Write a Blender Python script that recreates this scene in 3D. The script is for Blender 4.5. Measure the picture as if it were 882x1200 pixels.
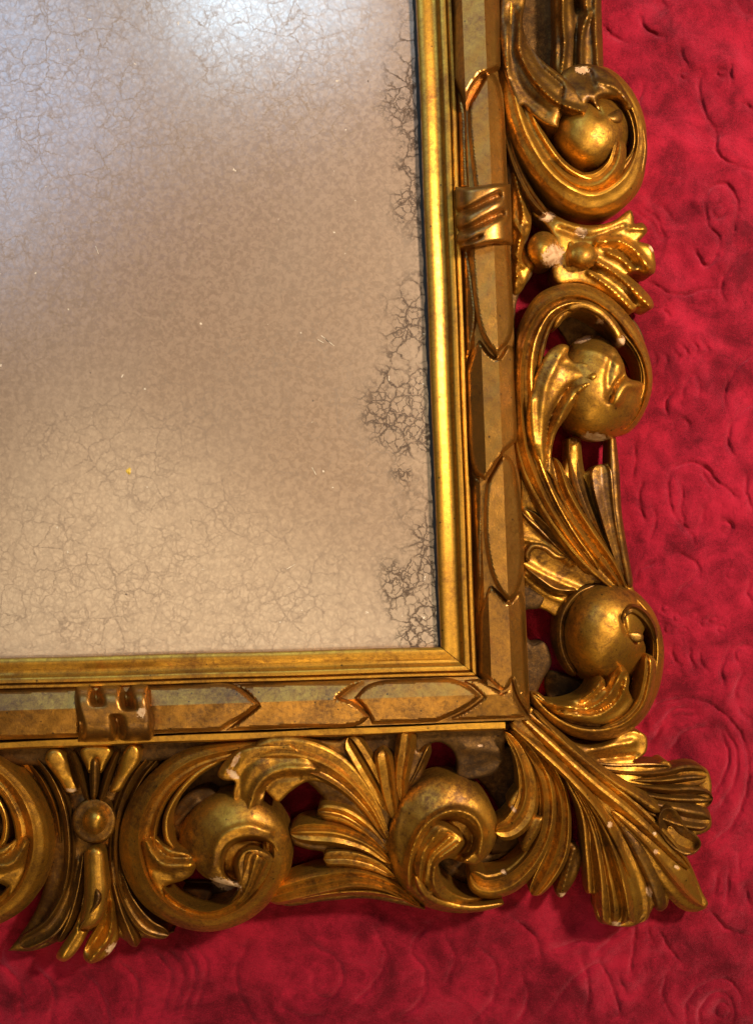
import bpy, math, random
import numpy as np
from mathutils import Vector
from mathutils.geometry import delaunay_2d_cdt

for o in list(bpy.data.objects):
    bpy.data.objects.remove(o)
scene = bpy.context.scene
COL = scene.collection
random.seed(4)

# ------------------------------------------------------------------ scale
# drawing units: 1 unit = 0.5 mm.  x to the right, y down the frame, z height above the velvet.
S = 0.0005
DIST = 1040.0           # camera height above the reference plane of the carving
ZS = 1.4                # depth of the carving against its plan
ZREF = 60.0 * ZS        # reference plane (front of the carving)
HC = DIST + ZREF
CX, CY = 441.0, 600.0

def P(x, y, z):
    """drawing point (measured on the photograph) at height z -> world metres"""
    z = z * ZS
    k = (HC - z) / DIST
    return ((x - CX) * k * S, -(y - CY) * k * S, z * S)

def PA(x, y, z):
    z = z * ZS
    k = (HC - z) / DIST
    return np.stack([(x - CX) * k * S, -(y - CY) * k * S, z * S], axis=-1)

# ------------------------------------------------------------------ camera
cam = bpy.data.cameras.new('camera')
cam.sensor_fit = 'VERTICAL'
cam.sensor_height = 36.0
cam.lens = 18.0 / (600.0 / DIST)
cam.clip_start = 0.01
cam.clip_end = 50.0
camo = bpy.data.objects.new('camera', cam)
camo.location = (0, 0, HC * S)
COL.objects.link(camo)
scene.camera = camo

# ------------------------------------------------------------------ world + lamps
w = bpy.data.worlds.new('World')
scene.world = w
w.use_nodes = True
bg = w.node_tree.nodes['Background']
bg.inputs[0].default_value = (0.62, 0.44, 0.30, 1)
bg.inputs[1].default_value = 0.04

def area(name, loc, target, sx, sy, power, col):
    l = bpy.data.lights.new(name, 'AREA')
    l.shape = 'RECTANGLE'
    l.size, l.size_y = sx, sy
    l.energy = power
    l.color = col
    o = bpy.data.objects.new(name, l)
    o.location = loc
    d = Vector(target) - Vector(loc)
    o.rotation_euler = d.to_track_quat('-Z', 'Y').to_euler()
    COL.objects.link(o)
    return o

area('reading_lamp', (0.50, 0.30, 0.64), (0.10, 0.0, 0), 0.08, 0.08, 12.0, (1.0, 0.83, 0.60))
area('downlight', (0.45, 0.25, 1.60), (0.12, 0.1, 0), 0.18, 0.18, 2.5, (1.0, 0.80, 0.48))
area('downlight', (0.55, -0.62, 1.45), (0.12, -0.1, 0), 0.18, 0.18, 2.9, (1.0, 0.78, 0.44))
area('ceiling_light', (-0.34, -0.46, 1.95), (-0.1, -0.1, 0), 1.7, 0.80, 6.4, (1.0, 0.78, 0.48))
area('bedside_lamp', (-0.15, -1.25, 0.95), (0, 0, 0), 0.60, 0.30, 4.2, (1.0, 0.78, 0.40))
area('window', (-0.50, 1.50, 0.98), (0, 0, 0), 0.9, 0.50, 6.5, (0.54, 0.83, 1.0))
area('window_reveal', (-1.22, 1.20, 1.85), (-0.2, 0.1, 0), 0.85, 0.95, 5.6, (0.36, 0.62, 1.0))
area('window_pane', (-0.35, 1.25, 1.62), (-0.1, 0.3, 0), 0.17, 0.17, 1.5, (0.50, 0.76, 1.0))
area('window_pane', (-0.12, 1.25, 1.62), (-0.1, 0.3, 0), 0.10, 0.15, 0.8, (0.50, 0.76, 1.0))

scene.view_settings.view_transform = 'Standard'
scene.view_settings.look = 'None'
scene.view_settings.exposure = 0.0
scene.view_settings.gamma = 1.0
scene.view_settings.use_curve_mapping = False
scene.render.engine = 'CYCLES'
scene.render.resolution_x = 752
scene.render.resolution_y = 1024

# ------------------------------------------------------------------ materials
class NT:
    def __init__(self, name):
        self.m = bpy.data.materials.new(name)
        self.m.use_nodes = True
        self.t = self.m.node_tree
        self.t.nodes.clear()
        self.out = self.n('ShaderNodeOutputMaterial')
        self.co = self.n('ShaderNodeTexCoord').outputs['Object']
    def n(self, kind, **kw):
        nd = self.t.nodes.new(kind)
        for k, v in kw.items():
            setattr(nd, k, v)
        return nd
    def link(self, a, b):
        self.t.links.new(a, b)
    def val(self, sock, v):
        if isinstance(v, (int, float)):
            sock.default_value = v
        elif isinstance(v, tuple):
            sock.default_value = v if len(v) == len(sock.default_value) else (*v, 1)
        else:
            self.link(v, sock)
    def noise(self, scale, detail=4, rough=0.55, dist=0.0, vec=None):
        nd = self.n('ShaderNodeTexNoise')
        nd.inputs['Scale'].default_value = scale
        nd.inputs['Detail'].default_value = detail
        nd.inputs['Roughness'].default_value = rough
        nd.inputs['Distortion'].default_value = dist
        self.link(vec if vec is not None else self.co, nd.inputs['Vector'])
        return nd
    def ramp(self, fac, a, b, va=0.0, vb=1.0):
        nd = self.n('ShaderNodeMapRange')
        nd.interpolation_type = 'SMOOTHSTEP'
        for i, v in zip((1, 2, 3, 4), (a, b, va, vb)):
            self.val(nd.inputs[i], v)
        self.val(nd.inputs[0], fac)
        return nd.outputs[0]
    def math(self, op, a, b=0.0, clamp=False):
        nd = self.n('ShaderNodeMath', operation=op, use_clamp=clamp)
        self.val(nd.inputs[0], a); self.val(nd.inputs[1], b)
        return nd.outputs[0]
    def mix(self, f, a, b):
        nd = self.n('ShaderNodeMix', data_type='RGBA')
        self.val(nd.inputs[0], f)
        self.val(nd.inputs[6], a); self.val(nd.inputs[7], b)
        return nd.outputs[2]
    def mixf(self, f, a, b):
        nd = self.n('ShaderNodeMix', data_type='FLOAT')
        self.val(nd.inputs[0], f)
        self.val(nd.inputs[2], a); self.val(nd.inputs[3], b)
        return nd.outputs[0]
    def bump(self, h, strength, dist, normal=None):
        nd = self.n('ShaderNodeBump')
        nd.inputs['Strength'].default_value = strength
        nd.inputs['Distance'].default_value = dist
        self.link(h, nd.inputs['Height'])
        if normal is not None:
            self.link(normal, nd.inputs['Normal'])
        return nd.outputs[0]
    def princ(self, **kw):
        nd = self.n('ShaderNodeBsdfPrincipled')
        for k, v in kw.items():
            self.val(nd.inputs[k.replace('_', ' ')], v)
        self.link(nd.outputs[0], self.out.inputs['Surface'])
        return nd

def gold_material(name, gold, patina, lo, hi, rough=(0.36, 0.5), bump=0.15, wear=True, rub=None, coat=0.2):
    """aged water gilding: leaf and dark patina in irregular patches, rubbed bright on proud edges, flaked to gesso in places"""
    t = NT(name)
    big = t.noise(34, 5, 0.62, 0.5).outputs['Fac']
    fine = t.noise(360, 5, 0.7, 0.3).outputs['Fac']
    grain = t.noise(1500, 3, 0.65).outputs['Fac']
    pat = t.math('ADD', t.math('MULTIPLY', big, 0.42), t.math('ADD', t.math('MULTIPLY', fine, 0.40), t.math('MULTIPLY', grain, 0.18)))
    geo = t.n('ShaderNodeNewGeometry')
    if rub is not None:
        r = t.ramp(geo.outputs['Pointiness'], 0.495, 0.62)
        pat = t.math('SUBTRACT', pat, t.math('MULTIPLY', r, rub))
    p = t.ramp(pat, lo, hi)
    col = t.mix(p, gold, patina)
    bole = t.ramp(t.noise(95, 5, 0.7, 0.6).outputs['Fac'], 0.60, 0.70, 0.0, 0.5)
    col = t.mix(bole, col, tuple(0.5 * (g_ + p_) * k for g_, p_, k in zip(gold, patina, (0.95, 0.62, 0.6))))
    vor = t.n('ShaderNodeTexVoronoi', feature='F1')
    vor.inputs['Scale'].default_value = 150
    t.link(t.co, vor.inputs['Vector'])
    sc = t.n('ShaderNodeSeparateColor')
    t.link(vor.outputs['Color'], sc.inputs[0])
    speck = t.math('MULTIPLY', t.ramp(vor.outputs['Distance'], 0.07, 0.12, 0.8, 0.0), t.ramp(sc.outputs[0], 0.55, 0.56))
    col = t.mix(speck, col, (0.035, 0.017, 0.008))
    metal = t.mixf(p, 0.97, 0.86)
    rgh = t.mixf(p, rough[0], rough[1])
    rgh = t.math('ADD', rgh, t.math('MULTIPLY', t.math('SUBTRACT', fine, 0.5), 0.16))
    if wear:
        edge = t.ramp(geo.outputs['Pointiness'], 0.60, 0.72)
        wn = t.ramp(t.noise(150, 4, 0.7).outputs['Fac'], 0.55, 0.66)
        em = t.math('MULTIPLY', edge, wn)
        col = t.mix(em, col, (0.58, 0.40, 0.24))
        metal = t.math('MULTIPLY', metal, t.math('SUBTRACT', 1.0, t.math('MULTIPLY', em, 0.9)))
    at = t.n('ShaderNodeAttribute', attribute_name='chip')
    ch = t.ramp(t.math('ADD', at.outputs['Fac'], t.math('MULTIPLY', t.math('SUBTRACT', t.noise(520, 4, 0.7).outputs['Fac'], 0.5), 2.2)), 0.52, 0.60)
    gess = t.mix(t.ramp(t.noise(260, 3).outputs['Fac'], 0.4, 0.65), (0.54, 0.35, 0.20), (0.36, 0.19, 0.09))
    col = t.mix(ch, col, gess)
    metal = t.math('MULTIPLY', metal, t.math('SUBTRACT', 1.0, ch))
    rgh = t.mixf(ch, rgh, 0.75)
    ct = t.math('MULTIPLY', t.math('SUBTRACT', 1.0, ch), coat)
    h = t.math('ADD', t.math('MULTIPLY', fine, 0.8), t.math('MULTIPLY', grain, 0.35))
    h = t.math('ADD', h, t.math('MULTIPLY', big, 0.8))
    nrm = t.bump(h, bump, 0.0012)
    t.princ(Base_Color=col, Metallic=metal, Roughness=rgh, Normal=nrm, Coat_Weight=ct, Coat_IOR=1.7, Coat_Roughness=0.36)
    return t.m

GOLD = gold_material('carved_gilding', (0.58, 0.285, 0.034), (0.115, 0.043, 0.008), 0.36, 0.63, (0.42, 0.55), 0.22, True, 0.08, 0.08)
DULL = gold_material('aged_gilding', (0.33, 0.155, 0.020), (0.070, 0.027, 0.006), 0.33, 0.60, (0.44, 0.57), 0.22, True, 0.08, 0.14)
BRIGHT = gold_material('burnished_gilding', (0.64, 0.33, 0.038), (0.20, 0.082, 0.013), 0.38, 0.66, (0.37, 0.49), 0.16, True, 0.04, 0.14)
RAILM = gold_material('rail_gilding', (0.46, 0.21, 0.026), (0.12, 0.046, 0.008), 0.38, 0.66, (0.35, 0.48), 0.22, False, None, 0.34)
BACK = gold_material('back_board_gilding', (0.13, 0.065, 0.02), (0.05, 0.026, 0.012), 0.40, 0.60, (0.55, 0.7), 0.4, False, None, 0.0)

def velvet_material():
    t = NT('red_velvet')
    patch = t.noise(24, 5, 0.62, 0.8).outputs['Fac']
    mid = t.noise(85, 5, 0.65, 0.5).outputs['Fac']
    mp = t.n('ShaderNodeMapping')
    mp.inputs['Scale'].default_value = (1.0, 2.6, 1.0)
    t.link(t.co, mp.inputs['Vector'])
    fib = t.noise(1300, 3, 0.65, 0.3, mp.outputs[0]).outputs['Fac']
    f = t.math('ADD', t.math('MULTIPLY', patch, 0.40), t.math('MULTIPLY', mid, 0.20))
    f = t.math('ADD', f, t.math('MULTIPLY', fib, 0.40))
    k = t.ramp(f, 0.39, 0.62)
    col = t.mix(k, (0.085, 0.0018, 0.007), (0.34, 0.009, 0.029))
    shn = t.mixf(k, 0.20, 0.75)
    h = t.math('ADD', fib, t.math('MULTIPLY', mid, 0.6))
    nrm = t.bump(h, 0.75, 0.0009)
    t.princ(Base_Color=col, Roughness=0.85, Specular_IOR_Level=0.12, Sheen_Weight=shn,
            Sheen_Roughness=0.30, Sheen_Tint=(1.0, 0.24, 0.36), Normal=nrm)
    return t.m
VELVET = velvet_material()

def glass_material():
    t = NT('aged_mirror_silvering')
    sep = t.n('ShaderNodeSeparateXYZ')
    t.link(t.co, sep.inputs[0])
    X, Y = sep.outputs[0], sep.outputs[1]
    wv = t.n('ShaderNodeTexNoise')
    wv.inputs['Scale'].default_value = 110; wv.inputs['Detail'].default_value = 5
    t.link(t.co, wv.inputs['Vector'])
    off = t.n('ShaderNodeVectorMath', operation='SCALE')
    wv2 = t.noise(420, 4, 0.65)
    wsum = t.n('ShaderNodeVectorMath', operation='MULTIPLY_ADD')
    t.link(wv2.outputs['Color'], wsum.inputs[0]); wsum.inputs[1].default_value = (0.55, 0.55, 0.55); t.link(wv.outputs['Color'], wsum.inputs[2])
    t.link(wsum.outputs[0], off.inputs[0]); off.inputs['Scale'].default_value = 0.0065
    add = t.n('ShaderNodeVectorMath', operation='ADD')
    t.link(t.co, add.inputs[0]); t.link(off.outputs[0], add.inputs[1])
    def cracks(scale, wdt):
        v = t.n('ShaderNodeTexVoronoi', feature='DISTANCE_TO_EDGE')
        v.inputs['Scale'].default_value = scale
        t.link(add.outputs[0], v.inputs['Vector'])
        return t.ramp(v.outputs['Distance'], 0.0, wdt, 1.0, 0.0)
    brk = t.noise(60, 4, 0.6).outputs['Fac']
    brk2 = t.noise(28, 3, 0.6).outputs['Fac']
    # faint crazing over the whole plate
    c_big = t.math('MULTIPLY', cracks(72, 0.045), t.ramp(brk2, 0.34, 0.58))
    c_med = t.math('MULTIPLY', cracks(145, 0.10), t.ramp(brk, 0.30, 0.58))
    c_fin = t.math('MULTIPLY', cracks(240, 0.20), 0.62)
    # dark open cracks along the right edge of the plate (distance to the slanting right edge)
    edge = t.math('ADD', X, t.math('MULTIPLY', Y, 0.0365))
    lob = t.noise(13, 3, 0.6).outputs['Fac']
    start = t.math('SUBTRACT', 0.078, t.math('MULTIPLY', lob, 0.150))
    near = t.ramp(t.math('SUBTRACT', edge, start), 0.0, 0.022)
    near = t.math('MULTIPLY', near, t.ramp(brk, 0.30, 0.46))
    c_edge = t.math('MAXIMUM', cracks(88, 0.085), t.math('MULTIPLY', cracks(190, 0.10), t.ramp(brk2, 0.42, 0.55)))
    c_edge = t.math('MULTIPLY', c_edge, near)
    # mottled silvering
    mot = t.noise(330, 5, 0.62, 0.6).outputs['Fac']
    cloud = t.noise(9, 3, 0.5).outputs['Fac']
    base = t.mix(t.ramp(mot, 0.38, 0.62), (0.33, 0.198, 0.12), (0.46, 0.29, 0.183))
    base = t.mix(t.math('MULTIPLY', t.ramp(cloud, 0.35, 0.65), 0.25), base, (0.44, 0.33, 0.25))
    faint = t.math('MAXIMUM', t.math('MULTIPLY', c_big, 0.80), t.math('MAXIMUM', t.math('MULTIPLY', c_med, 0.62), t.math('MULTIPLY', c_fin, 0.55)))
    base = t.mix(faint, base, (0.20, 0.145, 0.11))
    base = t.mix(t.math('MULTIPLY', c_edge, 0.92), base, (0.045, 0.026, 0.018))
    # pale dust specks and dark pin holes
    def dots(scale, rad, keep):
        v = t.n('ShaderNodeTexVoronoi', feature='F1')
        v.inputs['Scale'].default_value = scale
        t.link(add.outputs[0], v.inputs['Vector'])
        sc = t.n('ShaderNodeSeparateColor')
        t.link(v.outputs['Color'], sc.inputs[0])
        return t.math('MULTIPLY', t.ramp(v.outputs['Distance'], rad * 0.6, rad, 1.0, 0.0), t.ramp(sc.outputs[0], keep, keep + 0.01))
    pale = dots(150, 0.13, 0.90)
    dark = dots(90, 0.07, 0.90)
    base = t.mix(t.math('MULTIPLY', pale, 0.7), base, (0.75, 0.66, 0.55))
    base = t.mix(t.math('MULTIPLY', dark, 0.85), base, (0.04, 0.03, 0.03))
    marks = t.math('MAXIMUM', t.math('MAXIMUM', faint, c_edge), t.math('MAXIMUM', pale, dark))
    met = t.math('MULTIPLY', t.math('SUBTRACT', 1.0, t.math('MULTIPLY', marks, 1.0)), 0.42)
    rg = t.math('ADD', 0.20, t.math('MULTIPLY', mot, 0.06))
    haze = t.princ(Base_Color=base, Roughness=0.6, Specular_IOR_Level=0.2)
    gl = t.n('ShaderNodeBsdfGlossy')
    gl.inputs['Color'].default_value = (0.76, 0.71, 0.66, 1)
    t.link(rg, gl.inputs['Roughness'])
    mx = t.n('ShaderNodeMixShader')
    t.link(met, mx.inputs[0]); t.link(haze.outputs[0], mx.inputs[1]); t.link(gl.outputs[0], mx.inputs[2])
    t.link(mx.outputs[0], t.out.inputs['Surface'])
    return t.m
GLASS = glass_material()

def plain(name, col, rough=0.7, metal=0.0):
    t = NT(name)
    n = t.noise(500, 4, 0.6).outputs['Fac']
    c = t.mix(t.ramp(n, 0.35, 0.65), tuple(v * 0.65 for v in col), tuple(min(1, v * 1.25) for v in col))
    t.princ(Base_Color=c, Roughness=rough, Metallic=metal)
    return t.m
EDGE_BLACK = plain('bevel_rebate_shade_black', (0.016, 0.015, 0.017), 0.75)  # black for the bevel edge and the rebate's shadow, put in as colour
FLECK = plain('yellow_fleck', (0.62, 0.40, 0.05), 0.5)

# ------------------------------------------------------------------ helpers
CHIPS = []            # (x, y, rx, ry, angle) patches where the gilding has flaked to the gesso

def wob(x, y, seed=0.0):
    """slow irregularity of hand carving, about -1..1"""
    return (np.sin(x * 0.11 + y * 0.07 + seed) + np.sin(x * 0.053 - y * 0.13 + 1.7 * seed + 1.0)
            + 0.6 * np.sin(x * 0.23 + y * 0.19 + 2.3 * seed) + 0.6 * np.sin(-x * 0.21 + y * 0.27 + 0.9 * seed)) / 3.2

def chip_values(x, y):
    c = np.zeros_like(x)
    for (cx, cy, rx, ry, a) in CHIPS:
        a = math.radians(a)
        dx, dy = x - cx, y - cy
        u = (dx * math.cos(a) + dy * math.sin(a)) / rx
        v = (-dx * math.sin(a) + dy * math.cos(a)) / ry
        r = np.sqrt(u * u + v * v)
        c = np.maximum(c, np.clip(1.35 - 0.8 * r, 0, 0.95))
    return c

def make(name, verts, faces, mat, parent, chip=None, sharp=38, smooth=True):
    me = bpy.data.meshes.new(name)
    me.from_pydata([tuple(v) for v in verts], [], faces)
    me.materials.append(mat)
    if chip is not None:
        a = me.attributes.new('chip', 'FLOAT', 'POINT')
        a.data.foreach_set('value', np.asarray(chip, dtype=np.float32))
    if smooth:
        me.shade_smooth()
        if sharp:
            me.set_sharp_from_angle(angle=math.radians(sharp))
    me.update()
    o = bpy.data.objects.new(name, me)
    COL.objects.link(o)
    if parent is not None:
        o.parent = parent
    return o

def catmull(pts, n, closed=False):
    """resample control points (any number of columns) evenly by arc length of x,y"""
    p = np.array(pts, dtype=float)
    m = len(p)
    if m == 2:
        t = np.linspace(0, 1, n)[:, None]
        return p[0] * (1 - t) + p[1] * t
    if closed:
        q = np.vstack([p[-1], p, p[0], p[1]]); segs = m
    else:
        q = np.vstack([2 * p[0] - p[1], p, 2 * p[-1] - p[-2]]); segs = m - 1
    out = []
    K = 16
    for i in range(segs):
        p0, p1, p2, p3 = q[i], q[i + 1], q[i + 2], q[i + 3]
        # centripetal parametrisation keeps tight bends free of loops
        d = [max(1e-3, np.hypot(*(b - a)[:2]) ** 0.5) for a, b in ((p0, p1), (p1, p2), (p2, p3))]
        t0, t1 = 0, d[0]; t2 = t1 + d[1]; t3 = t2 + d[2]
        t = np.linspace(t1, t2, K, endpoint=False)[:, None]
        a1 = (t1 - t) / (t1 - t0) * p0 + (t - t0) / (t1 - t0) * p1
        a2 = (t2 - t) / (t2 - t1) * p1 + (t - t1) / (t2 - t1) * p2
        a3 = (t3 - t) / (t3 - t2) * p2 + (t - t2) / (t3 - t2) * p3
        b1 = (t2 - t) / (t2 - t0) * a1 + (t - t0) / (t2 - t0) * a2
        b2 = (t3 - t) / (t3 - t1) * a2 + (t - t1) / (t3 - t1) * a3
        out.append((t2 - t) / (t2 - t1) * b1 + (t - t1) / (t2 - t1) * b2)
    out = np.vstack(out + ([] if closed else [p[-1:]]))
    if closed:
        out = np.vstack([out, out[:1]])
    s = np.concatenate([[0], np.cumsum(np.hypot(np.diff(out[:, 0]), np.diff(out[:, 1])))])
    tt = np.linspace(0, s[-1], n + 1)[:-1] if closed else np.linspace(0, s[-1], n)
    return np.stack([np.interp(tt, s, out[:, c]) for c in range(out.shape[1])], axis=1)

def length(pts):
    p = np.array(pts, dtype=float)[:, :2]
    return float(np.hypot(*np.diff(p, axis=0).T).sum())

def profile(ctrl, u):
    c = np.array(ctrl, dtype=float)
    uu = np.linspace(-1, 1, 161)
    h = np.interp(uu, c[:, 0], c[:, 1])
    k = np.array([1, 3, 5, 6, 5, 3, 1], float); k /= k.sum()
    hp = np.concatenate([np.full(3, h[0]), h, np.full(3, h[-1])])
    h = np.convolve(hp, k, 'valid')
    return np.interp(u, uu, h)

ROUND = [(-1, -4), (-.9, 2), (-.7, 6), (-.4, 9), (0, 10), (.4, 9), (.7, 6), (.9, 2), (1, -4)]
FLUTE = [(-1, 0), (-.88, 7), (-.7, 8), (-.45, 1), (-.2, 0), (0, 7), (.12, 8), (.3, 1), (.55, 0), (.78, 6), (.9, 6), (1, 0)]
GUT = [(-1, 0), (-.9, 7), (-.72, 8), (-.4, 1), (0, -1), (.4, 1), (.72, 8), (.9, 7), (1, 0)]
RIDGE = [(-1, -5), (-.8, -2), (-.35, 2), (0, 9), (.35, 3), (.8, -2), (1, -5)]

def strip(name, parent, pts, prof, mat=None, zb=12, tips=(0, 14), nu=26, step=2.2, seed=None, amp=1.0, prof2=None, mx=None, rough=0.7):
    """a carved band: centre line points (x, y, z, half width to the left, half width to the right)"""
    mat = mat or GOLD
    seed = random.uniform(0, 20) if seed is None else seed
    ns = max(12, int(length(pts) / step))
    c = catmull(pts, ns)
    if name in ('leaf', 'lobe', 'tongue'):
        c[:, 3:5] *= 1.2
    if mx is not None:
        c[:, 0] = 2 * mx - c[:, 0]
        c[:, [3, 4]] = c[:, [4, 3]]
    d = np.gradient(c[:, :2], axis=0)
    for _ in range(3):
        d[1:-1] = (d[:-2] + d[1:-1] * 2 + d[2:]) / 4
    d /= np.maximum(1e-6, np.hypot(d[:, 0], d[:, 1]))[:, None]
    nrm = np.stack([d[:, 1], -d[:, 0]], axis=1)
    s = np.concatenate([[0], np.cumsum(np.hypot(*np.diff(c[:, :2], axis=0).T))])
    L = s[-1]
    tap = np.ones(ns)
    if tips[0] > 0:
        q = np.clip(1 - s / tips[0], 0, 1); tap *= np.sqrt(np.maximum(0.0012, 1 - q * q))
    if tips[1] > 0:
        q = np.clip(1 - (L - s) / tips[1], 0, 1); tap *= np.sqrt(np.maximum(0.0012, 1 - q * q))
    u = np.linspace(-1, 1, nu)
    u = np.sign(u) * np.abs(u) ** 0.85
    h = profile(prof, u)
    if prof2 is not None:
        h2 = profile(prof2, u)
        f = np.clip(s / L, 0, 1)[:, None]
        H = h[None] * (1 - f) + h2[None] * f
    else:
        H = np.repeat(h[None], ns, 0)
    if mx is not None:
        H = H[:, ::-1]
    wl = (c[:, 3] * tap)[:, None]; wr = (c[:, 4] * tap)[:, None]
    wd = np.where(u[None] < 0, wl * -u[None], -wr * u[None])
    X = c[:, 0:1] + nrm[:, 0:1] * wd
    Y = c[:, 1:2] + nrm[:, 1:2] * wd
    wmean = (wl + wr) / np.maximum(1e-3, (c[:, 3] + c[:, 4]).max())
    Z = c[:, 2:3] + H * amp * np.minimum(1, wmean * 1.15) ** 0.8 + rough * wob(X, Y, seed)
    chip = chip_values(X, Y)
    Z = Z - 1.1 * np.clip((chip - 0.4) * 3, 0, 1)
    V = PA(X, Y, Z)
    ring = nu + 2
    inset = 0.90
    Xb = np.stack([c[:, 0] + (X[:, -1] - c[:, 0]) * inset, c[:, 0] + (X[:, 0] - c[:, 0]) * inset], 1)
    Yb = np.stack([c[:, 1] + (Y[:, -1] - c[:, 1]) * inset, c[:, 1] + (Y[:, 0] - c[:, 1]) * inset], 1)
    # the underside keeps straight below the edge in the wood, not in the picture
    kk = (HC - ZS * Z[:, [-1, 0]]) / (HC - ZS * zb)
    Vb = PA(CX + (Xb - CX) * kk, CY + (Yb - CY) * kk, np.full_like(Xb, zb))
    allv = np.concatenate([V, Vb], axis=1).reshape(-1, 3)
    faces = []
    for i in range(ns - 1):
        a, b = i * ring, (i + 1) * ring
        for j in range(ring):
            j2 = (j + 1) % ring
            faces.append((a + j, b + j, b + j2, a + j2))
    faces.append(tuple(range(ring)))
    faces.append(tuple(reversed(range((ns - 1) * ring, ns * ring))))
    # outward winding
    va = allv
    f0 = faces[(ns // 2) * ring + nu // 2]
    nz = np.cross(va[f0[1]] - va[f0[0]], va[f0[2]] - va[f0[0]])[2]
    if nz < 0:
        faces = [tuple(reversed(f)) for f in faces]
    cc = np.concatenate([chip, np.zeros((ns, 2))], axis=1).reshape(-1)
    return make(name, allv, faces, mat, parent, cc)

def seg_dist(x, y, poly):
    """distance of points to a polyline"""
    p = np.array(poly, dtype=float)
    best = np.full(x.shape, 1e9)
    for a, b in zip(p[:-1], p[1:]):
        ab = b[:2] - a[:2]
        L2 = max(1e-9, float(ab @ ab))
        t = np.clip(((x - a[0]) * ab[0] + (y - a[1]) * ab[1]) / L2, 0, 1)
        dd = (x - a[0] - t * ab[0]) ** 2 + (y - a[1] - t * ab[1]) ** 2
        best = np.minimum(best, dd)
    return np.sqrt(best)

def inside(x, y, poly):
    r = np.zeros(x.shape, bool)
    p = np.asarray(poly)
    n = len(p)
    for i in range(n):
        x1, y1 = p[i]; x2, y2 = p[(i + 1) % n]
        if y1 == y2:
            continue
        c = ((y1 > y) != (y2 > y)) & (x < (x2 - x1) * (y - y1) / (y2 - y1) + x1)
        r ^= c
    return r

def outline_curve(pts, sp):
    """closed outline; a point with a third value stays a sharp corner"""
    n = len(pts)
    sh = [i for i, p in enumerate(pts) if len(p) > 2]
    if not sh:
        L = length(list(pts) + [pts[0]])
        return catmull([p[:2] for p in pts], max(10, int(L / sp)), closed=True)
    out = []
    for k, i in enumerate(sh):
        j = sh[(k + 1) % len(sh)]
        idx = [i]
        q = i
        while True:
            q = (q + 1) % n
            idx.append(q)
            if q == j:
                break
        seg = [pts[t][:2] for t in idx]
        m = max(2, int(length(seg) / sp) + 1)
        out.append(catmull(seg, m)[:-1])
    return np.vstack(out)

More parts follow.
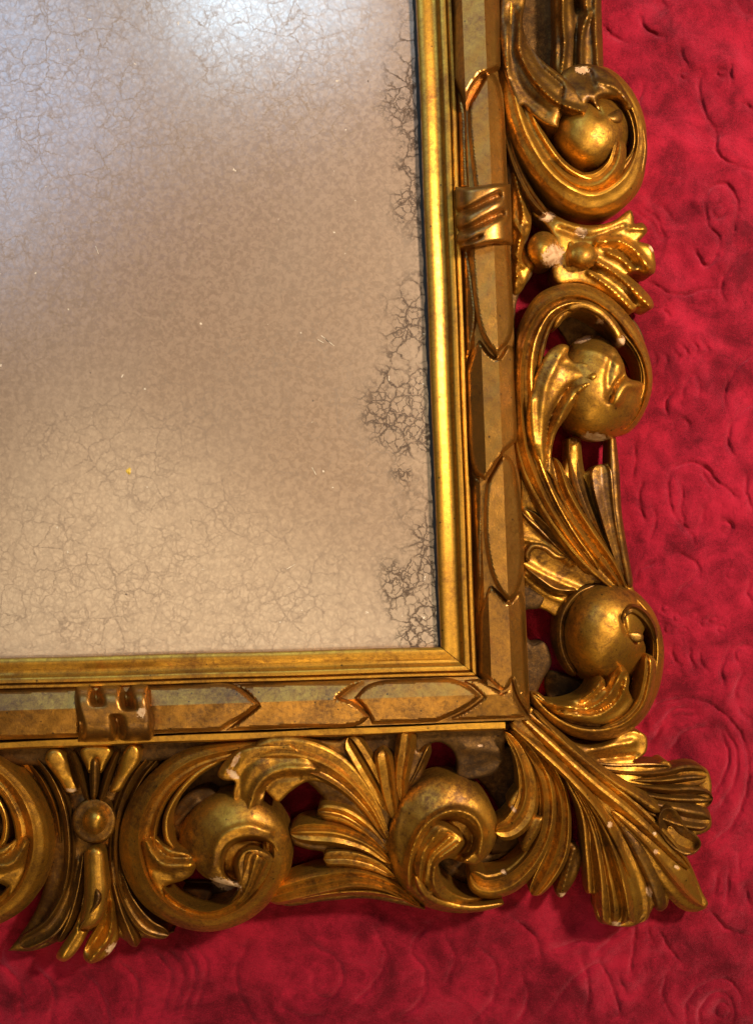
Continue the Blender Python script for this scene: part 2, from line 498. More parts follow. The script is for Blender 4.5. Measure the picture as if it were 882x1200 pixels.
def relief(name, parent, pts, z, feats=(), mat=None, zb=12, dome=5, dw=8, sp=1.9, ridge=None, smooth=1, seed=None, mx=None, rough=0.7, sharp=38, cons=(), fa=1.0):
    """a carved piece with a traced outline: heights z (number or [(x,y,z),...]), edge rounding, ridges and grooves"""
    mat = mat or GOLD
    seed = random.uniform(0, 20) if seed is None else seed
    ol = outline_curve(pts, sp)
    x0, y0 = ol.min(0); x1, y1 = ol.max(0)
    gx, gy = [], []
    rows = int((y1 - y0) / (sp * 0.866)) + 1
    for r in range(rows):
        yy = y0 + r * sp * 0.866
        xs = np.arange(x0 + (sp / 2 if r % 2 else 0), x1, sp)
        gx.append(xs); gy.append(np.full(xs.shape, yy))
    gx = np.concatenate(gx); gy = np.concatenate(gy)
    loop = np.vstack([ol, ol[:1]])
    ins = inside(gx, gy, ol)
    gx, gy = gx[ins], gy[ins]
    dd = seg_dist(gx, gy, loop)
    # rows of points that follow the outline, so that rounded edges stay clean
    tg = np.roll(ol, -1, 0) - np.roll(ol, 1, 0)
    tg /= np.maximum(1e-6, np.hypot(tg[:, 0], tg[:, 1]))[:, None]
    ar = np.sum(ol[:, 0] * np.roll(ol[:, 1], -1) - np.roll(ol[:, 0], -1) * ol[:, 1])
    inn = np.stack([-tg[:, 1], tg[:, 0]], 1) * (1.0 if ar > 0 else -1.0)
    kp = dd > 3.4 + sp * 0.5
    gx, gy = gx[kp], gy[kp]
    for of_ in (0.7, 1.8, 3.4):
        q = ol + inn * of_
        ok_ = inside(q[:, 0], q[:, 1], ol)
        q = q[ok_]
        if len(q):
            q = q[seg_dist(q[:, 0], q[:, 1], loop) > of_ * 0.93]
            gx = np.concatenate([gx, q[:, 0]]); gy = np.concatenate([gy, q[:, 1]])
    n = len(ol)
    edges = [(i, (i + 1) % n) for i in range(n)]
    extra = []
    for pl in cons:
        q = catmull(pl, max(3, int(length(pl) / sp)))[:, :2]
        okq = inside(q[:, 0], q[:, 1], ol) & (seg_dist(q[:, 0], q[:, 1], loop) > 0.8)
        dg = seg_dist(gx, gy, q) > sp * 0.5
        gx, gy = gx[dg], gy[dg]
        for i in range(len(q)):
            if okq[i]:
                if i and okq[i - 1]:
                    edges.append((n + len(extra) - 1, n + len(extra)))
                extra.append(q[i])
    co = [Vector((a, b)) for a, b in ol] + [Vector((a, b)) for a, b in extra] + [Vector((a, b)) for a, b in zip(gx, gy)]
    vs, es, fs, ov, oe, of = delaunay_2d_cdt(co, edges, [], 1, 1e-5)
    x = np.array([v[0] for v in vs]); y = np.array([v[1] for v in vs])
    isb = np.zeros(len(vs), bool)
    ordr = {}
    for i, o_ in enumerate(ov):
        for k in o_:
            if k < n:
                isb[i] = True; ordr[k] = i
    bl = []
    for k in range(n):
        if k in ordr and (not bl or bl[-1] != ordr[k]):
            bl.append(ordr[k])
    d = seg_dist(x, y, loop); d[isb] = 0
    if callable(z):
        Z = z(x, y)
    elif isinstance(z, (int, float)):
        Z = np.full(x.shape, float(z))
    else:
        num = 0; den = 0
        for (a, b, c) in z:
            wgt = 1.0 / ((x - a) ** 2 + (y - b) ** 2 + 40.0) ** 1.3
            num = num + wgt * c; den = den + wgt
        Z = num / den
    if ridge is not None:
        pl, hh = ridge
        dr = seg_dist(x, y, pl)
        Z = Z + hh * d / (d + dr + 1e-6)
    if dome:
        q = 1 - np.clip(d / dw, 0, 1)
        Z = Z + dome * (np.sqrt(np.maximum(0, 1 - q * q)) - 0.35)
    for f in feats:
        if f[0] == 'r':
            dr = seg_dist(x, y, catmull(f[1], max(4, 4 * len(f[1]))) if len(f[1]) > 2 else f[1])
            Z = Z + fa * f[3] * np.exp(-(dr / f[2]) ** 2) * np.clip(d / 3.0 + 0.25, 0, 1)
        elif f[0] == 'e':
            dr = seg_dist(x, y, catmull(f[1], max(4, 4 * len(f[1]))) if len(f[1]) > 2 else f[1])
            Z = Z + fa * f[3] * np.exp(-dr / f[2]) * np.clip(d / 3.0 + 0.25, 0, 1)
        elif f[0] == 'cut':
            cp = outline_curve(f[1], 2.0)
            dr = seg_dist(x, y, np.vstack([cp, cp[:1]]))
            sd = np.where(inside(x, y, cp), dr, -dr)
            q = np.clip((sd + 1.0) / f[2], 0, 1)
            Z = Z - f[3] * q * q * (3 - 2 * q)
        elif f[0] == 'chamfer':
            Z = Z - f[2] * np.clip(1 - d / f[1], 0, 1)
        elif f[0] == 'rim':
            Z = Z + f[2] * np.exp(-(d / f[1]) ** 2)
        elif f[0] == 'ball':
            _, cx, cy, rx, ry, ang, hh = f
            a = math.radians(ang)
            u = ((x - cx) * math.cos(a) + (y - cy) * math.sin(a)) / rx
            v = (-(x - cx) * math.sin(a) + (y - cy) * math.cos(a)) / ry
            Z = Z + hh * np.sqrt(np.maximum(0, 1 - u * u - v * v))
    fa = np.array(fs)
    if smooth:
        ed = np.vstack([fa[:, [0, 1]], fa[:, [1, 2]], fa[:, [2, 0]]])
        for _ in range(smooth):
            sm = np.zeros_like(Z); ct = np.zeros_like(Z)
            np.add.at(sm, ed[:, 0], Z[ed[:, 1]]); np.add.at(ct, ed[:, 0], 1)
            np.add.at(sm, ed[:, 1], Z[ed[:, 0]]); np.add.at(ct, ed[:, 1], 1)
            Z = 0.5 * Z + 0.5 * sm / np.maximum(1, ct)
    Z = Z + rough * wob(x, y, seed)
    chip = chip_values(x, y)
    Z = Z - 1.1 * np.clip((chip - 0.4) * 3, 0, 1)
    if mx is not None:
        x = 2 * mx - x
    V = PA(x, y, Z)
    # skirt, straight down into the wood and a little undercut
    bx, by, bz = x[bl], y[bl], Z[bl]
    mxx, myy = bx.mean(), by.mean()
    tx = np.roll(bx, -1) - np.roll(bx, 1); ty = np.roll(by, -1) - np.roll(by, 1)
    tl = np.maximum(1e-6, np.hypot(tx, ty))
    area2 = np.sum(bx * np.roll(by, -1) - np.roll(bx, -1) * by)
    sg = 1.0 if area2 > 0 else -1.0
    ins_ = 1.0
    ix, iy = bx - sg * ty / tl * ins_, by + sg * tx / tl * ins_
    kk = (HC - ZS * bz) / (HC - ZS * zb)
    VB = PA(CX + (ix - CX) * kk, CY + (iy - CY) * kk, np.full_like(ix, zb))
    nv = len(V)
    faces = []
    for t in fs:
        a, b, c = t
        cr = (x[b] - x[a]) * (y[c] - y[a]) - (y[b] - y[a]) * (x[c] - x[a])
        faces.append((a, b, c) if cr < 0 else (a, c, b))
    m = len(bl)
    for i in range(m):
        j = (i + 1) % m
        q = (bl[i], bl[j], nv + j, nv + i)
        faces.append(q if sg < 0 else tuple(reversed(q)))
    bv = [Vector((x[i], y[i])) for i in bl]
    r = delaunay_2d_cdt(bv, [(i, (i + 1) % m) for i in range(m)], [], 1, 1e-6)
    back = [o_[0] if o_ else -1 for o_ in r[3]]
    for t in r[2]:
        q = [back[i] for i in t]
        if min(q) < 0:
            continue
        cr = (bx[q[1]] - bx[q[0]]) * (by[q[2]] - by[q[0]]) - (by[q[1]] - by[q[0]]) * (bx[q[2]] - bx[q[0]])
        if cr < 0:
            q.reverse()
        faces.append(tuple(nv + i for i in q))
    allv = np.vstack([V, VB])
    # make sure the top looks up
    f0 = faces[0]
    if np.cross(allv[f0[1]] - allv[f0[0]], allv[f0[2]] - allv[f0[0]])[2] < 0:
        faces = [tuple(reversed(f)) for f in faces]
    cc = np.concatenate([chip, np.zeros(m)])
    return make(name, allv, faces, mat, parent, cc, sharp=sharp)

def circle(cx, cy, rx, ry=None, ang=0, n=28):
    ry = ry or rx
    a = math.radians(ang)
    return [(cx + rx * math.cos(t) * math.cos(a) - ry * math.sin(t) * math.sin(a),
             cy + rx * math.cos(t) * math.sin(a) + ry * math.sin(t) * math.cos(a))
            for t in (2 * math.pi * i / n for i in range(n))]

# ------------------------------------------------------------------ the velvet bedspread
def velvet():
    def spacing(segs):
        out = []
        for a, b, st in segs:
            out.append(np.arange(a, b, st))
        return np.unique(np.concatenate(out))
    xs = spacing([(-420, -20, 9), (-20, 690, 2.4), (690, 900, 1.35), (900, 1300, 9)])
    ys = spacing([(-420, -20, 9), (-20, 1040, 1.6), (1040, 1215, 1.4), (1215, 1620, 9)])
    X, Y = np.meshgrid(xs, ys)
    rng = np.random.RandomState(7)
    Z = np.zeros_like(X)
    for lo, hi, n, a in ((30, 60, 30, 0.30), (50, 130, 20, 1.2), (180, 420, 6, 1.5)):
        for _ in range(n):
            wl = rng.uniform(lo, hi); th = rng.uniform(0, 2 * math.pi)
            Z += a * rng.uniform(0.3, 1) * np.sin((X * math.cos(th) + Y * math.sin(th)) * 2 * math.pi / wl + rng.uniform(0, 6.3)) * (0.5 if lo < 30 else 0.6)
    G = []          # embossed lines of the quilting
    def g(*p, w=2.3, d=3.5):
        G.append((p, w, d))
    def ring(cx, cy, r, a0=0, a1=330, w=2.1, d=2.9):
        n = 10
        g(*[(cx + r * math.cos(math.radians(a0 + (a1 - a0) * i / n)), cy + r * math.sin(math.radians(a0 + (a1 - a0) * i / n))) for i in range(n + 1)], w=w, d=d)
    g((749, 18), (757, 35), (777, 43)); g((705, 30), (719, 43), (735, 50)); g((797, 53), (799, 67), (806, 78))
    ring(802, 88, 5); g((820, 85), (819, 110), (829, 140), (839, 155)); g((839, 155), (840, 180), (859, 193), (882, 201))
    ring(845, 86, 5); g((855, 77), (857, 100)); g((825, 230), (829, 263), (842, 280), (839, 300)); ring(842, 247, 8)
    g((825, 230), (834, 218), (850, 216), (862, 232), (862, 257), (857, 278))
    g((754, 245), (769, 257), (777, 277)); g((742, 247), (762, 260), (774, 280)); g((765, 238), (780, 246), (790, 262))
    g((882, 287), (859, 307), (844, 337), (849, 353)); g((782, 353), (777, 362), (785, 372)); g((862, 3), (869, 13), (882, 17))
    g((752, 97), (750, 113), (745, 127)); g((770, 5), (772, 14)); g((776, 2), (779, 10)); g((800, 205), (795, 215), (783, 218))
    g((760, 330), (790, 345), (830, 338), (844, 337)); g((812, 290), (826, 312), (839, 300)); g((870, 120), (882, 130))
    for i, (a, b, c) in enumerate((((764, 413), (768, 420), (765, 430)), ((774, 412), (782, 422), (777, 432)), ((785, 407), (794, 418), (789, 428)),
                                   ((795, 403), (805, 413), (798, 424)), ((810, 400), (817, 410), (810, 420)), ((824, 402), (829, 410), (825, 416)))):
        g(a, b, c)
    g((809, 438), (799, 460), (797, 473)); g((790, 457), (780, 470), (782, 490)); g((815, 440), (819, 455), (818, 470)); ring(798, 500, 9, 150, 400)
    g((782, 567), (787, 550), (805, 542), (825, 547), (838, 563), (850, 573), (862, 582)); g((782, 567), (784, 590), (795, 613), (810, 627), (812, 640))
    g((797, 563), (799, 580), (797, 600)); g((797, 600), (802, 616), (812, 620), (822, 612), (824, 597)); ring(862, 579, 4); g((822, 548), (826, 562), (838, 575))
    g((857, 438), (868, 424), (882, 413)); g((857, 438), (848, 460), (850, 480)); g((882, 470), (859, 493), (852, 520), (862, 537)); g((875, 557), (873, 575), (882, 600))
    g((764, 593), (768, 607), (760, 633)); g((744, 680), (749, 667), (769, 658)); g((789, 647), (815, 660), (819, 677)); g((790, 705), (799, 690), (815, 675))
    ring(856, 672, 7, 60, 300); g((879, 683), (875, 695), (882, 708)); g((846, 610), (858, 616), (850, 626)); g((742, 520), (744, 540), (740, 560)); g((752, 560), (748, 590), (756, 610))
    for bx, by in ((779, 713), (792, 723), (825, 730), (835, 727), (782, 737), (799, 740), (770, 725), (812, 722), (845, 738)):
        ring(bx, by, 5, 0, 360, 1.6, 2.6)
    g((786, 758), (788, 770), (796, 781)); g((807, 754), (808, 770), (815, 787)); g((819, 762), (821, 776), (828, 787)); g((855, 758), (845, 783), (847, 804)); g((861, 820), (868, 834), (880, 845))
    g((870, 790), (862, 806), (861, 820)); ring(872, 768, 12, 120, 300)
    g((749, 850), (774, 825), (819, 820), (857, 846), (874, 879), (874, 925), (857, 967), (836, 987)); g((761, 871), (786, 842), (815, 838))
    g((782, 883), (803, 858), (828, 852)); g((849, 854), (863, 883), (859, 917), (840, 950)); g((844, 858), (853, 887), (844, 917), (834, 933)); g((770, 850), (790, 832), (812, 829))
    g((865, 1000), (866, 1025)); g((853, 1017), (851, 1058)); g((840, 1025), (836, 1050)); g((832, 1067), (849, 1087), (878, 1097)); g((872, 1040), (878, 1062))
    g((744, 1083), (738, 1142)); g((757, 1083), (763, 1102)); g((732, 1087), (716, 1100), (699, 1117)); g((724, 1142), (732, 1164)); g((770, 1090), (790, 1120), (800, 1130))
    g((807, 1215), (803, 1179), (824, 1154), (849, 1148), (865, 1162), (869, 1183)); g((820, 1215), (820, 1182), (836, 1164), (852, 1166), (859, 1182), (856, 1200)); ring(846, 1184, 9, 100, 420)
    g((705, 1130), (720, 1165), (726, 1190)); g((680, 1120), (690, 1160), (684, 1195)); g((780, 1140), (776, 1170), (790, 1195))
    for k in range(4):
        g((182 + 14 * k, 1116 - 5 * k), (200 + 14 * k, 1142 - 3 * k), (190 + 13 * k, 1186)); 
    g((95, 1140), (116, 1160), (128, 1198)); g((40, 1132), (62, 1160), (58, 1200)); g((0, 1128), (22, 1150), (24, 1190)); g((140, 1128), (160, 1150), (158, 1196))
    g((290, 1108), (276, 1140), (284, 1172), (302, 1204)); g((365, 1108), (396, 1126), (400, 1152), (384, 1170), (366, 1160), (368, 1142)); g((330, 1180), (352, 1192), (380, 1190))
    g((500, 1085), (482, 1112), (498, 1140), (494, 1170), (470, 1194)); g((520, 1096), (532, 1120), (524, 1150)); g((440, 1090), (452, 1120), (440, 1150), (410, 1180))
    g((600, 1076), (625, 1096), (634, 1124)); g((650, 1112), (676, 1104), (700, 1102)); g((700, 1128), (670, 1150), (640, 1190)); g((560, 1110), (580, 1130), (578, 1170), (556, 1196)); g((610, 1140), (618, 1170), (606, 1200))
    # the same stitched swirls run on beyond what the camera sees
    for _ in range(70):
        bx, by = rng.uniform(-380, 1280), rng.uniform(-380, 1580)
        if -10 < bx < 890 and -10 < by < 1210:
            if not (500 < bx < 700 and 0 < by < 800):
                continue
        a0 = rng.uniform(0, 360)
        ring(bx, by, rng.uniform(14, 40), a0, a0 + rng.uniform(120, 300), 2.0, 3.4)
    for p, wd, dp in G:
        q = catmull(p, max(6, int(length(p) / 4)))
        x0, y0 = q.min(0) - 22; x1, y1 = q.max(0) + 22
        i0, i1 = np.searchsorted(xs, [x0, x1]); j0, j1 = np.searchsorted(ys, [y0, y1])
        if i1 <= i0 or j1 <= j0:
            continue
        sx, sy = X[j0:j1, i0:i1], Y[j0:j1, i0:i1]
        wx = sx + 1.2 * wob(sx * 2, sy * 2, 1.0); wy = sy + 1.2 * wob(sx * 2, sy * 2, 5.0)
        d = seg_dist(wx, wy, q)
        dp = dp * (0.75 + 0.45 * wob(sx, sy, 9.0))
        fl = np.minimum(np.hypot(sx - q[0, 0], sy - q[0, 1]), np.hypot(sx - q[-1, 0], sy - q[-1, 1]))
        dp = dp * np.clip(0.25 + fl / 12.0, 0, 1)
        Z[j0:j1, i0:i1] += -dp * np.exp(-(d / wd) ** 2) + dp * 0.42 * np.exp(-((d - 9.0) / 7.0) ** 2)
    fine = np.random.RandomState(3).normal(0, 0.16, X.shape)
    V = PA(X, Y, Z * 0.85 + fine).reshape(-1, 3)
    ny, nx = X.shape
    idx = np.arange(nx * ny).reshape(ny, nx)
    q = np.stack([idx[:-1, :-1], idx[1:, :-1], idx[1:, 1:], idx[:-1, 1:]], -1).reshape(-1, 4)
    faces = [tuple(int(k) for k in f) for f in q]
    # turned-down edge and underside so that the cloth has a thickness
    bl = list(idx[0, :]) + list(idx[1:, -1]) + list(idx[-1, -2::-1]) + list(idx[-2:0:-1, 0])
    n0 = len(V)
    VB = V[bl].copy(); VB[:, 2] = -0.012
    m = len(bl)
    for i in range(m):
        j = (i + 1) % m
        faces.append((int(bl[i]), int(bl[j]), n0 + j, n0 + i))
    faces.append(tuple(n0 + i for i in range(m)))
    o = make('velvet_bedspread', np.vstack([V, VB]), faces, VELVET, None, None, sharp=None)
    o['label'] = 'crimson red quilted velvet bedspread with stitched swirls under the gilt mirror'
    o['category'] = 'bedspread'
    return o
velvet()

# ------------------------------------------------------------------ chips in the gilding (x, y, rx, ry, angle)
CHIPS += [(648, 300, 11, 13, 20), (640, 254, 9, 5, -15), (680, 272, 7, 5, 20), (727, 401, 5, 7, 30), (703, 377, 4, 3, 20),
          (697, 512, 13, 5, 5), (264, 1036, 17, 6, 14), (682, 82, 8, 4, 0), (590, 1022, 3.4, 2.6, 20), (660, 1049, 6, 2.5, 0),
          (714, 966, 3, 4, 30), (768, 998, 2.6, 2.6, 0), (766, 977, 2, 2, 0), (792, 1016, 3, 2, 40), (166, 835, 6, 5, -40), (84, 926, 7, 2.5, 0),
          (133, 1112, 9, 6, -40), (601, 948, 2, 4, -30), (757, 212, 2.5, 7, 12), (765, 290, 4, 6, -30), (273, 907, 8, 4, 30),
          (683, 398, 10, 3, -20), (562, 874, 3.4, 2, 10), (760, 1045, 3, 6, -20), (722, 1083, 6, 3, 0), (276, 892, 3, 9, 30), (312, 1066, 8, 2.5, -35)]

root = bpy.data.objects.new('gilt_mirror', None)
root.empty_display_size = 0.05
root.location = (0, 0, 0)
COL.objects.link(root)
root['label'] = 'antique carved giltwood mirror with pierced scroll frame and crazed silvering'
root['category'] = 'mirror'

# ------------------------------------------------------------------ looking glass
TOPY, LEFTX = -170, -170
def lerp(a, b, t):
    return a + (b - a) * t
IN_C, OUT_C = np.array([516.0, 758.0]), np.array([558.5, 792.0])
RI = np.array([487.0 - 29.0 * 170 / 758, TOPY]); RO = np.array([530.0 - 28.5 * 170 / 792, TOPY])
BI = np.array([LEFTX, 771.2 + 13.2 * 170 / 516]); BO = np.array([LEFTX, 808.5 + 16.5 * 170 / 558])

def glass():
    z = 40
    g = [P(LEFTX, TOPY, z), P(LEFTX, BI[1] + 8, z), P(528, 770, z), P(RI[0] + 6, TOPY, z)]
    lo = [(a, b, c - 0.003) for a, b, c in g]
    f = [(0, 1, 2, 3), (7, 6, 5, 4)] + [(i, i + 4, (i + 1) % 4 + 4, (i + 1) % 4) for i in range(4)]
    o = make('mirror_glass', g + lo, f, GLASS, root, smooth=False)
    o['label'] = 'hazy old mirror plate with fine crazing and dark cracks along its edge'
    # black strip along the plate's right side: bevel edge and painted-in rebate shadow
    vs, n = [], 160
    for i in range(n + 1):
        t = i / n
        e = RI * (1 - t) + IN_C * t
        wv = (3.6 - 0.6 * t) + 1.0 * math.sin(i * 0.9) * random.random() + 0.5 * random.random()
        if t > 0.9: wv *= 1.0
        vs += [P(e[0] - wv, e[1], z + 0.35), P(e[0] - wv * 0.5, e[1], z + 0.9), P(e[0] + 5, e[1], z + 0.9)]
    fs = []
    for i in range(n):
        for j in range(2):
            a = i * 3 + j
            fs.append((a, a + 3, a + 4, a + 1))
    make('bevel_and_rebate_shade', vs, fs, EDGE_BLACK, o)
    rr = [(0, 0)] + [(3.0 * math.cos(k) * random.uniform(.6, 1.2), 4.2 * math.sin(k) * random.uniform(.6, 1.2)) for k in np.linspace(0, 6.283, 11)[:-1]]
    vs = [P(151 + a, 552 + b, z + (1.2 if k == 0 else 0.25)) for k, (a, b) in enumerate(rr)]
    make('paint_fleck', vs, [(0, i, i % 10 + 1) for i in range(1, 11)], FLECK, o)
    for (x, y, a, l) in ((381, 397, 40, 6), (386, 401, 38, 7), (376, 400, 30, 4), (341, 664, -30, 6), (368, 552, 60, 5), (114, 293, 70, 5)):
        c, s_ = math.cos(math.radians(a)), math.sin(math.radians(a))
        q = [(-l, -.35), (l, -.2), (l, .2), (-l, .35)]
        vs = [P(x + u * c - v * s_, y + u * s_ + v * c, z + 0.25) for u, v in q]
        make('scratch', vs, [(0, 1, 2, 3)], SCRATCH, o, smooth=False)
SCRATCH = plain('pale_scratch', (0.70, 0.60, 0.48), 0.5)
glass()

# ------------------------------------------------------------------ sight moulding (bead, cove, two fillets)
MP = [(0.0, 34), (0.0, 46), (0.03, 48.2), (0.10, 49.8), (0.18, 50.3), (0.26, 50.0), (0.36, 49.0), (0.44, 48.3), (0.52, 48.8), (0.58, 50.2), (0.63, 52.4),
      (0.66, 53.3), (0.70, 53.8), (0.80, 53.8), (0.825, 52.8), (0.835, 50.5), (0.855, 50.3), (0.865, 54), (0.89, 55), (0.96, 55), (0.985, 54), (1.0, 50), (1.0, 30)]
def moulding(a_in, a_out, name, gap):
    n = 150
    V, C = [], []
    for i in range(n + 1):
        t = i / n
        for (f, z) in MP:
            pi = lerp(a_in, IN_C, t); po = lerp(a_out, OUT_C, t)
            q = lerp(pi, po, f) + gap * (t ** 40)
            q = q + 0.3 * np.array([math.sin(i * 0.17), math.sin(i * 0.13)]) * (1 - t ** 30)
            V.append(P(q[0], q[1], z + 0.15 * math.sin(i * 0.21)))
            C.append(0)
    m = len(MP)
    fs = []
    for i in range(n):
        for j in range(m - 1):
            a = i * m + j
            fs.append((a, a + 1, a + m + 1, a + m))
    fs.append(tuple(range(m))); fs.append(tuple(range(n * m, n * m + m)))
    va = np.array(V)
    k = (n // 2) * (m - 1) + 4
    if np.cross(va[fs[k][1]] - va[fs[k][0]], va[fs[k][2]] - va[fs[k][0]])[2] < 0:
        fs = [tuple(reversed(f)) for f in fs]
    return make(name, V, fs, BRIGHT, root, np.zeros(len(V)), sharp=32)
moulding(RI, RO, 'sight_moulding', np.array([0.0, -0.55]))
moulding(BI, BO, 'sight_moulding', np.array([-0.55, 0.0]))

# ------------------------------------------------------------------ laurel rail: gabled base, overlapping leaves, ribbon ties
def f_right(x, y):
    xi = 530 + 28.5 * y / 792; xo = 585 + 36.0 * y / 843
    return (x - xi) / (xo - xi)
def f_bottom(x, y):
    yi = 808.5 - 16.5 * x / 558.5; yo = 867 - 24.0 * x / 621
    return (y - yi) / (yo - yi)
def z_right(x, y, sh=0.20):
    f = np.maximum(f_right(x, y), f_bottom(x, y))
    return np.interp(f, [-.2, 0, sh, 0.67, 1.0, 1.3], [46, 48, 60, 62.5, 50, 45])
def z_bottom(x, y):
    f = np.maximum(f_right(x, y), f_bottom(x, y))
    return np.interp(f, [-.2, 0, 0.42, 1.0, 1.3], [52, 54, 62.5, 55, 50])
def rline(fr, y0, y1):
    return [((530 + 28.5 * y / 792) * (1 - fr) + (585 + 36.0 * y / 843) * fr, y) for y in np.linspace(y0, y1, 9)]
def bline(fr, x0, x1):
    return [(x, (808.5 - 16.5 * x / 558.5) * (1 - fr) + (867 - 24.0 * x / 621) * fr) for x in np.linspace(x0, x1, 9)]
def railbase(pts, zf, cons):
    return relief('laurel_rail', root, pts, lambda x, y: zf(x, y) - 2.0, (), RAILM, zb=12, dome=0, smooth=0, rough=0.1, sharp=16, sp=5.0, cons=cons)
railR = railbase([(524, -150, 1), (579, -150, 1), (585, 0, 1), (603, 421, 1), (621, 843, 1), (588.5, 817, 1), (559, 792.5, 1), (544.5, 400, 1), (530, 0, 1)], z_right, [rline(.2, -150, 800), rline(.67, -150, 820)])
railB = railbase([(-150, 813, 1), (0, 809, 1), (279, 800.5, 1), (558.5, 793, 1), (588, 817.5, 1), (620.5, 843.2, 1), (310, 855, 1), (0, 867, 1), (-150, 873, 1)], z_bottom, [bline(.42, -150, 585)])

def leafR(out, t=3.0, sh=0.20, t2=None):
    """laurel leaf lying on the right rail; t = how far it stands proud"""
    ys = [q[1] for q in out]
    y0, y1 = min(ys), max(ys)
    zf = lambda x, y: z_right(x, y, sh) + 1.5 + (t if t2 is None else t + (t2 - t) * (y - y0) / (y1 - y0))
    return relief('laurel_leaf', railR, out, zf, (('chamfer', 4.0, 4.5),), RAILM, zb=34, dome=0, smooth=0, rough=0.3, sharp=15, sp=1.9, cons=[rline(sh, y0, y1), rline(.67, y0, y1)])
def leafB(out, t=3.0, t2=None):
    xs = [q[0] for q in out]
    x0, x1 = min(xs), max(xs)
    zf = lambda x, y: z_bottom(x, y) + (t if t2 is None else t + (t2 - t) * (x - x0) / (x1 - x0))
    return relief('laurel_leaf', railB, out, zf, (('chamfer', 4.2, 5.0),), RAILM, zb=34, dome=0, smooth=0, rough=0.3, sharp=15, sp=1.9, cons=[bline(.42, x0, x1)])

# right rail, from the top
leafR([(521, -120, 1), (560, -140), (582, -120, 1), (585, 0), (586, 78, 1), (573, 84), (563, 88, 1), (552, 103), (545, 121, 1), (538, 104), (531.5, 92, 1), (530, 0)], 3, t2=10)
leafR([(572, 80, 1), (582, 92), (589, 125), (592, 170), (594, 222, 1), (556, 222, 1), (551, 180), (548, 145), (549, 124), (558, 106)], 1.5, 0.14, 5)
leafR([(533, 98, 1), (541, 112), (546, 130), (548, 180), (550, 222, 1), (537, 222, 1)], 0.5, 0.34, 3)
leafR([(539, 284, 1), (549, 290, 1), (555, 330), (559, 368), (556, 395), (546, 424, 1), (543, 380), (541, 330)], 1.5, 0.34, 5)
leafR([(550, 282, 1), (596, 282, 1), (600, 340), (601, 385), (595, 402), (586, 411), (583, 418, 1), (573, 406), (563, 388), (557, 362), (553, 325)], 2, 0.10, 11)
leafR([(545, 436, 1), (549, 424), (560, 396), (565, 402), (575, 415), (584, 419), (595, 404), (603, 412), (605, 440), (606, 480), (605, 515), (591, 530, 1), (580, 545), (568, 563, 1), (556, 553), (550, 532), (547, 480)], 1.5, 0.33, 10)
leafR([(551, 545, 1), (557, 556), (566, 563), (567, 600), (566.5, 640), (566, 680), (560, 714, 1), (556, 660), (553, 600)], 0.8, 0.36, 4)
leafR([(589, 530, 1), (600, 540), (608, 575), (612, 610), (614, 650), (611, 680), (604, 697), (596, 705, 1), (583, 690), (574, 668), (568, 635), (567, 600), (570, 566), (579, 548)], 2, 0.14, 11)
leafR([(560, 722, 1), (566, 700), (575, 686), (585, 694), (596, 706, 1), (608, 692), (613, 700), (616, 750), (620.5, 838, 1), (608, 818), (600, 797, 1), (595, 806), (588, 809), (572, 797), (560, 791, 1)], 1.2, 0.28, 5)
# bottom rail, from the left
leafB([(-120, 812, 1), (0, 808.5), (95, 805, 1), (95, 864, 1), (0, 867), (-120, 871, 1)], 3)
leafB([(172, 804, 1), (230, 802), (266, 801), (280, 806), (293, 816), (304, 826, 1), (289, 838), (274, 847), (258, 857, 1), (172, 860, 1)], 3, 9)
leafB([(272, 802, 1), (340, 799), (395, 798), (426, 797, 1), (412, 806), (396, 818, 1), (410, 822), (422, 830), (433, 840, 1), (420, 850), (350, 853), (262, 857, 1), (285, 840), (301, 827, 1), (288, 813)], 2, 9)
leafB([(414, 818, 1), (428, 804), (445, 798), (500, 795.5), (530, 796), (548, 803), (564, 816, 1), (552, 826), (535, 836), (512, 846, 1), (470, 848), (436, 849, 1), (426, 830)], 2.5, 8)
leafB([(528, 797, 1), (560, 794, 1), (575, 802), (588, 811, 1), (598, 805), (606, 820), (613, 834), (618, 842, 1), (570, 844), (510, 846, 1), (536, 836), (552, 827), (565, 817, 1), (550, 804)], 1.5)
# fillet below the bottom rail and beside the right rail
def fillet(a, b, wd, z, name='outer_fillet'):
    n = 90
    a = np.array(a, float); b = np.array(b, float)
    d = (b - a) / np.hypot(*(b - a)); nn = np.array([-d[1], d[0]])
    prof = [(0, 14), (0, z - 1.5), (0.12, z), (0.8, z), (1.0, z - 2), (1.0, 14)]
    V = []
    for i in range(n + 1):
        c = lerp(a, b, i / n)
        for f, zz in prof:
            q = c + nn * wd * (f - 0.5)
            q = q + 0.4 * np.array([math.sin(i * .4 + f), math.cos(i * .33 + 2 * f)])
            V.append(P(q[0], q[1], zz + 0.3 * math.sin(i * .5)))
    m = len(prof); fs = []
    for i in range(n):
        for j in range(m - 1):
            k = i * m + j
            fs.append((k, k + 1, k + m + 1, k + m))
    fs.append(tuple(range(m))); fs.append(tuple(range(n * m, n * m + m)))
    va = np.array(V); t = fs[2]
    if np.cross(va[t[1]] - va[t[0]], va[t[2]] - va[t[0]])[2] < 0:
        fs = [tuple(reversed(f)) for f in fs]
    return make(name, V, fs, BRIGHT, root, np.zeros(len(V)), sharp=30)
fillet((LEFTX, 881), (592, 850), 9.5, 50)

